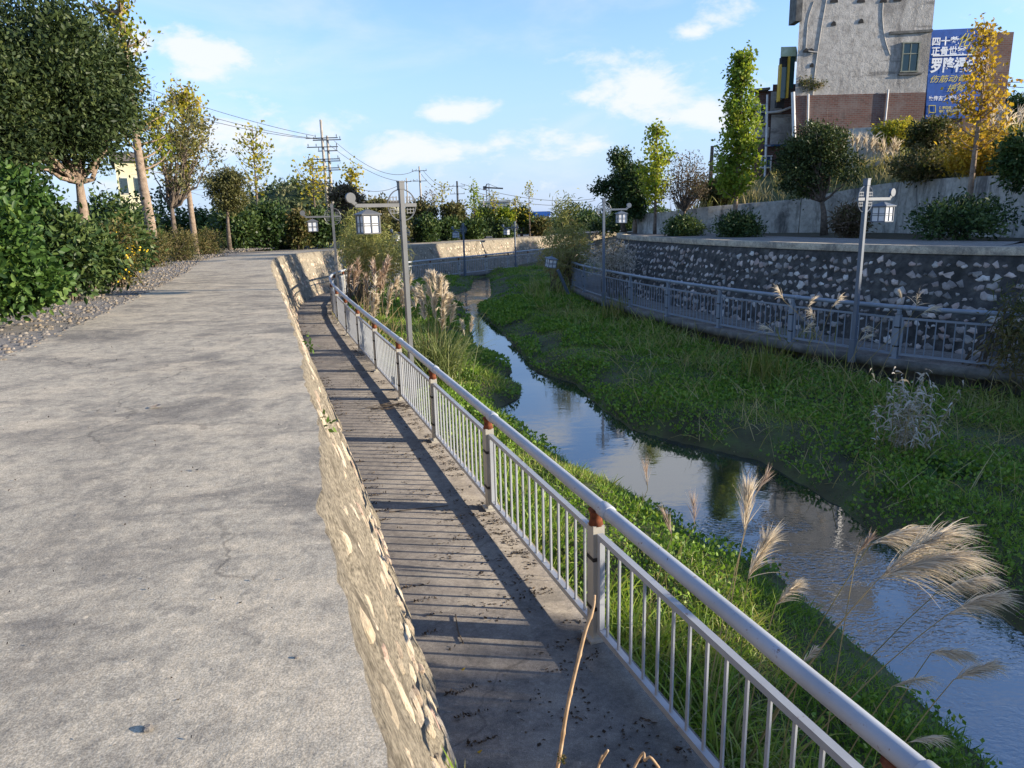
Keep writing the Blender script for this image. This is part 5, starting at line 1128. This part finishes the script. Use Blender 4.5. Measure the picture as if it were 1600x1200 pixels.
# long leafy grass just outside the near railing
xs = []
for i in range(1500):
    s_ = rng.uniform(0, 1) ** 1.3; y = 1.6 + 11 * s_; j = np.argmin(abs(LC[:, 1] - y)); p = LC[j, :2] - normals2(LC)[j] * rng.uniform(.18, 1.0); xs.append((p[0], p[1]))
xs = np.array(xs); z = bedz(xs[:, 0], xs[:, 1]); n = len(xs)
V, Q = ribbons(np.c_[xs, z], unit(rng.normal(size=(n, 3)) * [.38, .38, .1] + [.08, 0, 1]), rng.uniform(.35, .95, n) * np.where(xs[:, 1] < 6, 1.0, .7), rng.uniform(.15, .75, n), rng.uniform(.012, .024, n), 5)
tag(npmesh('bank_grass', V, Q, LM['grass'], None, np.repeat(np.clip(rng.normal(.62, .17, n), 0, 1), 5)), 'long leafy grass along the foot of the near railing', 'grass', kind='stuff')
# dry stalks and coarse grass below the right railing
pts = []
for i in range(1300):
    j = rng.integers(40, len(RC) - 140); p = RC[j, :2] + normals2(RC)[j] * rng.uniform(.1, 2.3) ; pts.append(p)
pts = np.array(pts); n = len(pts); z = bedz(pts[:, 0], pts[:, 1])
V, Q = ribbons(np.c_[pts, z], unit(rng.normal(size=(n, 3)) * [.4, .4, .1] + [0, 0, 1]), rng.uniform(.35, 1.15, n), rng.uniform(.1, .7, n), .022, 4)
tag(npmesh('dry_stalks', V, Q, LM['drygrass'], None, np.repeat(np.clip(rng.normal(.35, .25, n), 0, 1), 4)), 'coarse dry stalks under the right railing', 'grass', kind='stuff')
pts = np.c_[rng.uniform(2.6, 10, 1300), rng.uniform(8, 21, 1300)]; pts = pts[in_poly(pts[:, 0], pts[:, 1], BEDPOLY) & ~in_poly(pts[:, 0], pts[:, 1], WPOLY)]; n = len(pts); z = bedz(pts[:, 0], pts[:, 1])
V, Q = ribbons(np.c_[pts, z], unit(rng.normal(size=(n, 3)) * [.5, .5, .1] + [0, 0, .8]), rng.uniform(.4, .95, n), rng.uniform(.1, .6, n), .014, 4)
tag(npmesh('scattered_stalks', V, Q, LM['drygrass'], None, np.repeat(np.clip(rng.normal(.6, .25, n), 0, 1), 4)), 'scattered dry stalks in the right grass', 'grass', kind='stuff')

# ------------------------------------------------------------------ single plants of the river bed
def bp(u, v, z=-2.5): return at_z(u, v, z)
b0 = bp(1412, 706); root = empty('dry_reed_clump', b0); tag(root, 'bleached dry reed clump standing in the right grass', 'reeds')
n = 46; P = b0 + rng.normal(size=(n, 3)) * [.16, .16, 0]; d = unit(rng.normal(size=(n, 3)) * [.16, .16, .05] + [0, 0, 1]); Ls = rng.uniform(.75, 1.4, n); Vs, Qs = ribbons(P, d, Ls, .04, .014, 3); npmesh('stems', Vs - b0, Qs, LM['stalk'], root, np.repeat(rng.uniform(.2, .8, n), 3))
m = 620; i = rng.integers(0, n, m); t = rng.uniform(.12, 1.0, m); Pl = P[i] + d[i] * (Ls[i] * t)[:, None]; dl_ = unit(rng.normal(size=(m, 3)) * [1, 1, .4] + [0, 0, .35]); V, Q = ribbons(Pl, dl_, rng.uniform(.08, .2, m), rng.uniform(.4, 1.3, m), rng.uniform(.02, .036, m), 4)
npmesh('leaves', V - b0, Q, LM['bleached'], root, np.repeat(np.clip(rng.normal(.66, .22, m), 0, 1), 4))
def broadleaf(label, b0, n, L, lm='big', w=.5):
    root = empty('broadleaf_plant', b0); tag(root, label, 'plant'); P = b0 + rng.normal(size=(n, 3)) * [.2, .2, .02]
    V, Q = ribbons(P, unit(rng.normal(size=(n, 3)) * [.8, .8, .2] + [0, 0, .8]), L * rng.uniform(.6, 1.1, n), .5, L * w, 5); npmesh('leaves', V - b0, Q, LM[lm], root, np.repeat(rng.uniform(.1, .7, n), 5))
broadleaf('broad leaved dock plant right of the bleached reeds', bp(1490, 735), 46, .3); broadleaf('bright leafed plant at the right edge of the grass', bp(1585, 760), 40, .25, 'ginkgo_green', .6)
broadleaf('broad leafed plant in the middle of the grass', bp(905, 508, -2.45), 50, .4); broadleaf('dark leafed plant in the far grass', bp(925, 470, -2.3), 50, .45, 'dark')
# willowy bush and vines by the far right railing, bamboo bushes by the left one
def willow(name, label, base, balls, n, L, lm='willow', stems=26, cat='shrub'):
    base = np.asarray(base, float); root = empty(name, base); tag(root, label, cat); CC = np.concatenate([in_ball(int(n * w_), c, r, 2.4)[0] for c, r, w_ in balls]); CC = CC[CC[:, 2] > base[2]]
    mb = MB()
    for i in rng.permutation(len(CC))[:stems]:
        c = CC[i]; b1 = base + rng.normal(size=3) * [.35, .35, 0]; mb.tube(bez(b1, np.array([b1[0] * .7 + c[0] * .3, b1[1] * .7 + c[1] * .3, c[2] * .7 + b1[2] * .3]), c + [0, 0, .25], 6) - base, np.linspace(.022, .005, 6), 4)
    mb.build('stems', MAT['twig'], root); P = np.repeat(CC, 9, 0) + rng.normal(size=(len(CC) * 9, 3)) * .16
    V, Q = ribbons(P, unit(rng.normal(size=P.shape) + [0, 0, .2]), L * rng.uniform(.6, 1.2, len(P)), rng.uniform(.2, .9, len(P)), L * .13, 3); hh = (P[:, 2] - base[2]) / (P[:, 2].max() - base[2]); t = np.clip(1 - hh * .75 + rng.normal(size=len(P)) * .18, 0, 1); npmesh('foliage', V - base, Q, LM[lm], root, np.repeat(t, 3))
willow('willow_bush', 'tall yellow green willowy bush at the end of the right railing', (2.35, 32.4, -2.4), [pxball(842, 925, 345, 440, 32.5) + (.85,), pxball(860, 905, 300, 380, 32.5) + (.15,)], 420, .3)
willow('bamboo_bush', 'yellow green bamboo like bush behind the nearest lamp', (-5.6, 26.5, -2.2), [pxball(540, 615, 345, 440, 26) + (1,), pxball(585, 640, 370, 440, 25) + (.4,)], 330, .24)
willow('bamboo_bush', 'dusty green thicket outside the railing bend', (-6.4, 30, -2.2), [pxball(528, 590, 330, 425, 30) + (1,)], 260, .26)
willow('dry_vines', 'tangle of dry brown vines over the right railing', (4.1, 27.2, ZW), [pxball(915, 995, 378, 428, 27.5) + (1,)], 180, .2, 'bleached', cat='vines'); 
willow('trailing_weeds', 'dry weeds hanging before the right wall at the picture edge', (9.3, 13.9, ZW - .5), [pxball(1560, 1612, 440, 600, 16) + (1,)], 90, .22, 'weed', stems=16, cat='weeds')
for (u, v, lab) in ((880, 470, 'reedy tuft near the end of the right railing'), (965, 500, 'brown reedy tuft below the right railing'), (1245, 560, 'tangled brown tuft below the right railing'), (1195, 590, 'tall reed tuft in the right grass')):
    b0 = bp(u, v, -2.4); n = 90; root = empty('reed_tuft', b0); tag(root, lab, 'reeds'); P = b0 + rng.normal(size=(n, 3)) * [.3, .3, 0]; V, Q = ribbons(P, unit(rng.normal(size=(n, 3)) * [.25, .25, .1] + [0, 0, 1]), rng.uniform(.6, 1.3, n), rng.uniform(.05, .4, n), .02 + .0006 * b0[1], 4); npmesh('leaves', V - b0, Q, LM['drygrass'], root, np.repeat(np.clip(rng.normal(.2, .22, n), 0, 1), 4))

# pampas on the left bank
def upright(us, D, n, v0, v1, lean=(6, 10)):
    out_ = []
    for _ in range(n):
        u = rng.uniform(*us); v = rng.uniform(v0, v1); l = rng.uniform(26, 44); out_.append((u, v, u + rng.uniform(-4, lean[1]), v - l))
    return out_
b0 = np.array([*at_d(678, 560, 16.5)[:2], -2.45])
pampas('pampas_grass', 'big cream pampas clump beside the nearest lamp', b0, ppl([(676, 470, 664, 428), (684, 470, 690, 424), (694, 478, 697, 436), (668, 480, 652, 440), (688, 492, 700, 452), (680, 500, 676, 455), (660, 470, 640, 445), (704, 505, 712, 470), (690, 520, 694, 478), (672, 445, 668, 420), (640, 465, 628, 440), (735, 520, 738, 492), (726, 525, 720, 496), (682, 462, 676, 418), (690, 468, 684, 428), (676, 490, 684, 446), (664, 500, 656, 462), (698, 495, 706, 455), (650, 480, 632, 458)], 16.5, b0), 900, 2.1, hairs=190, w=.024, hair=.4, droop=.35, lw=.02, green='pampas_leaf', gtint=(0, 1.0), ball=.3, lean=.34, ldroop=(.2, .62))
b0 = np.array([*at_d(600, 500, 19.5)[:2], -2.4])
pampas('pampas_grass', 'beige pampas plumes leaning over the left railing', b0, ppl(upright((578, 650), 19.5, 18, 455, 505), 19.5, b0, .5), 160, 1.2, hairs=90, w=.024, hair=.38, lw=.024, green='drygrass', ball=.5)
b0 = np.array([*at_d(565, 470, 23.5)[:2], -2.3])
pampas('pampas_grass', 'pinkish beige plumes behind the left railing bend', b0, ppl(upright((538, 606), 23.5, 16, 430, 470), 23.5, b0, .6), 160, 1.2, pm='plume_brown', hairs=80, w=.03, hair=.38, lw=.03, green='drygrass', ball=.6)
b0 = np.array([*at_d(1265, 545, 16)[:2], -2.4])
pampas('pampas_grass', 'row of small beige plumes before the right railing', b0, ppl([(1225, 470, 1212, 448), (1262, 480, 1275, 462), (1275, 500, 1262, 480), (1300, 480, 1318, 460), (1345, 520, 1360, 508), (1340, 535, 1362, 522), (1410, 470, 1404, 452), (1432, 480, 1434, 456), (1440, 490, 1470, 478), (1210, 520, 1190, 508), (1255, 520, 1270, 505)], 15.6, b0, .9), 40, .8, hairs=34, w=.012, hair=.6, lw=.016, green='drygrass', ball=.8)
# foreground pampas, bottom right
def hero(label, rootp, plist, pm='plume', hairs=200, hair=.58, droop=.5, w=.0055, stalkr=.0045):
    pl = []
    for (u0, v0, D0, u1, v1, D1) in plist: pl.append((at_d(u0, v0, D0), at_d(u1, v1, D1), rng.normal(size=3) * [.06, .06, 0]))
    return pampas('pampas_grass', label, rootp, pl, 26, .9, pm, hairs, hair, w, droop, stalkr=stalkr, lw=.014, gtint=(.5, 1.0), ball=.12)
hero('large silvery pampas head arching over the stream', at_z(1150, 1235, -2.45), [(1372, 905, 4.2, 1505, 815, 4.3), (1372, 905, 4.15, 1530, 860, 4.25), (1360, 850, 4.4, 1450, 825, 4.6)], hairs=280, hair=.58, droop=.5)
hero('pale pampas head right of the large one', at_z(1190, 1250, -2.45), [(1465, 925, 4.6, 1555, 900, 4.7), (1480, 960, 4.5, 1578, 925, 4.6)], hairs=200)
hero('loose pampas head drooping over the dark water', at_z(1290, 1330, -2.45), [(1490, 1062, 4.2, 1565, 1035, 4.3), (1455, 1020, 4.35, 1520, 1022, 4.4)], hairs=190, droop=.45)
hero('thin pampas head low at the stream edge', at_z(1260, 1300, -2.45), [(1395, 1072, 4.1, 1460, 1058, 4.2), (1420, 1160, 3.6, 1480, 1150, 3.7)], hairs=60)
hero('upright cream pampas head above the handrail', (1.35, 4.3, -2.45), [(1163, 830, 5.0, 1170, 752, 5.05)], hairs=240, droop=.1)
hero('curled cream pampas head beside the upright one', (1.4, 4.2, -2.45), [(1168, 905, 4.8, 1212, 825, 4.85)], hairs=220, droop=.3)
hero('short fan shaped pampas head below the curled one', (1.5, 4.1, -2.45), [(1212, 945, 4.5, 1255, 905, 4.55)], hairs=190, droop=.4); hero('small pampas tuft tucked behind the handrail', (1.55, 3.7, -2.45), [(1252, 1040, 4.1, 1278, 1010, 4.15)], hairs=70, droop=.4)
hero('reddish closed grass head before the tree reflection', (1.0, 5.5, -2.45), [(1086, 822, 5.8, 1082, 772, 5.85)], 'plume_brown', 50, .6, .05, .004); hero('brown closed grass head leaning left', (1.0, 5.4, -2.45), [(1050, 838, 5.7, 1036, 795, 5.75)], 'plume_brown', 50, .6, .05, .004)
hero('thin brown grass head standing over the bright water', (.8, 6.0, -2.45), [(1012, 765, 6.2, 1008, 718, 6.2)], 'plume_brown', 40, .6, .05, .004); hero('dark leaning grass head behind the upright pampas', (1.4, 4.6, -2.45), [(1180, 775, 5.3, 1204, 735, 5.4)], 'plume_brown', 50, .6, .05, .004); hero('brown closed head left of the large pampas', (1.8, 3.6, -2.45), [(1338, 868, 4.5, 1366, 835, 4.55)], 'plume_brown', 44, .6, .05, .004)
# fallen lantern in the reeds and its bent pole
p = at_d(862, 411, 29.5); fl = empty('fallen_lamp', (p[0] + .8, p[1] + .4, -2.2)); tag(fl, 'leaning lamp with its white lantern hanging low in the reeds', 'street lamp'); OF = np.array(fl.location)
mb = MB(); mb.bar((0, 0, 0), (-.55, -.3, 1.25), .1, .1); mb.build('pole', MAT['lamp_metal_far'], fl); lantern_parts(fl, tuple(p - OF + [0, 0, .2]), .4, MAT['lamp_metal_far'], .15)

# ------------------------------------------------------------------ pebbles, litter and foreground twigs
n = 5200; PV = []; PQ = []; PT = []
ico = [(math.cos(a) * .5, math.sin(a) * .5, 0) for a in np.linspace(0, 2 * math.pi, 6, endpoint=False)]
Sx = np.interp(rng.random(n) ** 1.4, [0, 1], [5.5, 36]); jj = np.array([np.argmin(abs(LC[:, 1] - y)) for y in Sx]); offs = redge[jj] - .1 + rng.random(n) ** 1.2 * 3.4; Pp = LC[jj, :2] + normals2(LC)[jj] * offs[:, None]
for i in range(n):
    s_ = rng.uniform(.025, .075) * (1 + Sx[i] * .015); a = rng.uniform(0, 6.28); ca, sa = math.cos(a), math.sin(a); b_ = len(PV)
    for (x, y, z) in ico: x, y = x * s_ * rng.uniform(.8, 1.3), y * s_ * .8; PV.append((Pp[i, 0] + x * ca - y * sa, Pp[i, 1] + x * sa + y * ca, -.012))
    for (x, y, z) in ico: x, y = x * s_ * .55, y * s_ * .45; PV.append((Pp[i, 0] + x * ca - y * sa, Pp[i, 1] + x * sa + y * ca, s_ * .22))
    for k in range(6): PQ.append((b_ + k, b_ + (k + 1) % 6, b_ + 6 + (k + 1) % 6, b_ + 6 + k))
    PQ += [(b_ + 6, b_ + 7, b_ + 8, b_ + 9), (b_ + 6, b_ + 9, b_ + 10, b_ + 11)]; PT += [rng.random()] * 8
tag(npmesh('pebbles', PV, PQ, MAT['pebble'], None, PT), 'rounded pebbles set in the strip beside the road', 'pebbles', kind='stuff')
# dirt and leaf litter on the walkway along the railing
n = 14000; jj = rng.integers(k0, k0 + 150, n); q = rng.random(n) ** 2.4 * .8; P2 = LC[jj, :2] + normals2(LC)[jj] * (.03 + q)[:, None] + rng.normal(size=(n, 2)) * .05; cl = vnoise(P2[:, 0], P2[:, 1], .35, 3); P2 = P2[cl > .5]; n = len(P2)
V, Q = leaf_quads(np.c_[P2, np.full(n, ZW + .006)], rng.uniform(.01, .05, n), rng.uniform(.008, .03, n), None, 0, 0); V[:, 2] = np.maximum(V[:, 2], ZW + .003); V[:, 2] = ZW + .003 + (V[:, 2] - ZW - .003) * .4
LM['litter'] = leafmat('litter', [(.02, .015, .01), (.045, .032, .022), (.09, .06, .035)], 0, .9); tag(npmesh('leaf_litter', V, Q, LM['litter'], None, rng.random(n)), 'dark dirt and leaf litter on the walkway beside the railing', 'litter', kind='stuff')
n = 4200; jj = rng.integers(k0, k0 + 130, n); P2 = LC[jj, :2] + normals2(LC)[jj] * (1.22 - rng.random(n)[:, None] ** 2 * .22); n = len(P2); cl = vnoise(P2[:, 0], P2[:, 1], .5, 3); P2 = P2[cl > .5]; n = len(P2)
V, Q = leaf_quads(np.c_[P2, np.full(n, ZW + .008)], rng.uniform(.01, .04, n), rng.uniform(.008, .02, n), None, 0, .3); V[:, 2] = np.maximum(V[:, 2], ZW + .003); tag(npmesh('leaf_litter', V, Q, LM['litter'], None, rng.random(n)), 'litter gathered at the foot of the left wall', 'litter', kind='stuff')
# branch pile on the walkway
b0 = at_z(605, 640, ZW); root = empty('dead_branch', b0); tag(root, 'pile of dead twigs lying across the walkway', 'branch'); mb = MB()
for i in range(40): a = rng.uniform(-.4, .4); c = rng.normal(size=3) * [.22, .1, 0] + [0, 0, .015 + rng.random() * .05]; l = rng.uniform(.1, .35); mb.tube([c, c + np.array([math.cos(a) * l, math.sin(a) * l, rng.uniform(-.01, .03)])], [.006, .003], 4)
mb.build('twigs', MAT['twig'], root)['kind'] = 'stuff'
for (p0, p1, p2, lab) in (((608, 800), (650, 795), (700, 790), 'thin dead twig lying on the walkway by the wall'), ((712, 960), (716, 985), (724, 1005), 'small curved twig on the shaded walkway')):
    P = smooth_curve(np.array([at_z(*q_, ZW + .01) for q_ in (p0, p1, p2)]), .04); mb = MB(); mb.tube(P, .005, 5); tag(mb.build('twig', MAT['twig']), lab, 'twig')
def leaf_thing(u, v, z, s_, lab, lm, nm='fallen_leaf'):
    c = at_z(u, v, z); mb = MB(); V = [(0, 0, .004), (s_ * .5, s_ * .35, s_ * .18), (s_, 0, .02), (s_ * .5, -s_ * .35, s_ * .12), (s_ * .5, 0, .006)]; mb.add(np.array(V) + c, [(0, 4, 1), (1, 4, 2), (0, 3, 4), (4, 3, 2)]); o = mb.build(nm, LM[lm]); tag(o, lab, 'leaf')
    o.data.attributes.new('tint', 'FLOAT', 'FACE').data.foreach_set('value', np.full(4, .5, np.float32))
leaf_thing(233, 637, .01, .09, 'curled brown leaf lying alone on the road', 'plume_brown'); leaf_thing(720, 1047, ZW + .004, .035, 'orange leaf on the shaded walkway', 'ginkgo_gold'); leaf_thing(745, 1176, ZW + .004, .035, 'orange leaf near the bottom of the walkway', 'ginkgo_gold')
leaf_thing(305, 735, .01, .03, 'dark leaf scrap in the middle of the road', 'litter'); leaf_thing(150, 643, .01, .03, 'tiny dark scrap left of the curled leaf', 'litter')
def pebble_thing(u, v, s_, lab):
    c = at_z(u, v, .006); mb = MB(); r = random.Random(u); V = []
    for z, q in ((0, .9), (.45, 1.0), (.8, .6)): V += [(math.cos(a) * s_ * q * r.uniform(.8, 1.1), math.sin(a) * s_ * q * r.uniform(.7, 1), z * s_) for a in np.linspace(0, 2 * math.pi, 7, endpoint=False)]
    F = [(j * 7 + i, j * 7 + (i + 1) % 7, j * 7 + 7 + (i + 1) % 7, j * 7 + 7 + i) for j in range(2) for i in range(7)] + [tuple(range(14, 21))]; mb.add(np.array(V) + c, F); tag(mb.build('pebble', MAT['gravel']), lab, 'pebble')
pebble_thing(231, 1140, .014, 'small grey pebble near the bottom of the road'); pebble_thing(463, 1028, .007, 'tiny pale stone on the road near the edge')
n = 900; u_ = rng.uniform(-4.5, -.3, n); y_ = rng.uniform(1.2, 14, n); k = (u_ < np.interp(y_, lw[:, 1], lw[:, 0]) - .05); P = np.c_[u_, y_, np.full(n, .009)][k]; V, Q = leaf_quads(P, rng.uniform(.004, .014, len(P)), rng.uniform(.004, .01, len(P)), None, 0, .3); V[:, 2] = np.maximum(V[:, 2], .008); tag(npmesh('road_grit', V, Q, LM['litter'], None, rng.random(len(P))), 'dark grit scattered over the road', 'grit', kind='stuff')
# foreground dry stems rising from the wall foot
MAT['dry_stem'] = simple('dry_stem', [(.3, (.3, .19, .1)), (.6, (.45, .31, .18)), (.8, (.55, .42, .27))], 30, 6, .8, .3, .003)
root = empty('dried_plant', (-.1, 1.9, -1.25)); tag(root, 'tall dry tan stem in the foreground at the bottom edge', 'dried plant'); OD = np.array(root.location)
P = smooth_curve(np.array([(-.1, 1.9, -1.25)] + [at_d(u, v, D) for u, v, D in ((852, 1280, 2.14), (872, 1195, 2.2), (884, 1120, 2.24), (893, 1075, 2.27), (905, 1025, 2.3), (915, 985, 2.32), (927, 950, 2.34), (929, 930, 2.35))]), .016); mb = MB(); r_ = np.full(len(P), .0068) + .002 * (np.sin(np.arange(len(P)) * .7) > .92); r_[-4:] = .005; mb.tube(P, r_, 8); sub(mb, OD).build('stem', MAT['dry_stem'], root, True)
c = at_d(878, 1186, 2.2); CC, OO = in_ball(40, c, [.015, .015, .015]); V, Q = leaf_quads(CC, .013, .007, OO); npmesh('bud', V - OD, Q, LM['weed'], root, rng.random(40))
for pts, lab in ((((930, 1215), (938, 1192), (950, 1172)), 'pale broken twig tip at the bottom edge'), (((985, 1212), (1008, 1188), (1016, 1183), (1030, 1200)), 'bent pale twig at the bottom edge right of the broken tip')):
    P = smooth_curve(np.array([(-.06, 1.75, -1.4)] + [at_d(u, v, 2.2) for u, v in pts]), .009); mb = MB(); mb.tube(P, .0048, 7); tag(mb.build('dry_twig', MAT['dry_stem'], None, True), lab, 'twig')
b0 = at_d(715, 1215, 2.1); P = np.repeat(b0[None], 9, 0) + rng.normal(size=(9, 3)) * .008; V, Q = ribbons(P, unit(rng.normal(size=(9, 3)) * .15 + [-.12, 0, 1]), rng.uniform(.06, .17, 9), .1, .008, 4); tag(npmesh('grass_sprig', V, Q, LM['grass'], None, np.repeat(rng.uniform(.6, 1, 9), 4)), 'green grass sprig sprouting from the wall at the bottom edge', 'grass sprig')
for (u, v, lab) in ((508, 665, 'small green weed on the left wall edge'), (486, 535, 'green weed growing from the left wall')):
    b0 = at_d(u, v, 8.2 if u < 500 else 5.2); CC, OO = in_ball(22, b0, [.07, .07, .1]); V, Q = leaf_quads(CC, .07, .03, OO); root = empty('wall_weed', b0); tag(root, lab, 'weed'); npmesh('leaves', V - b0, Q, LM['big'], root, rng.random(22))
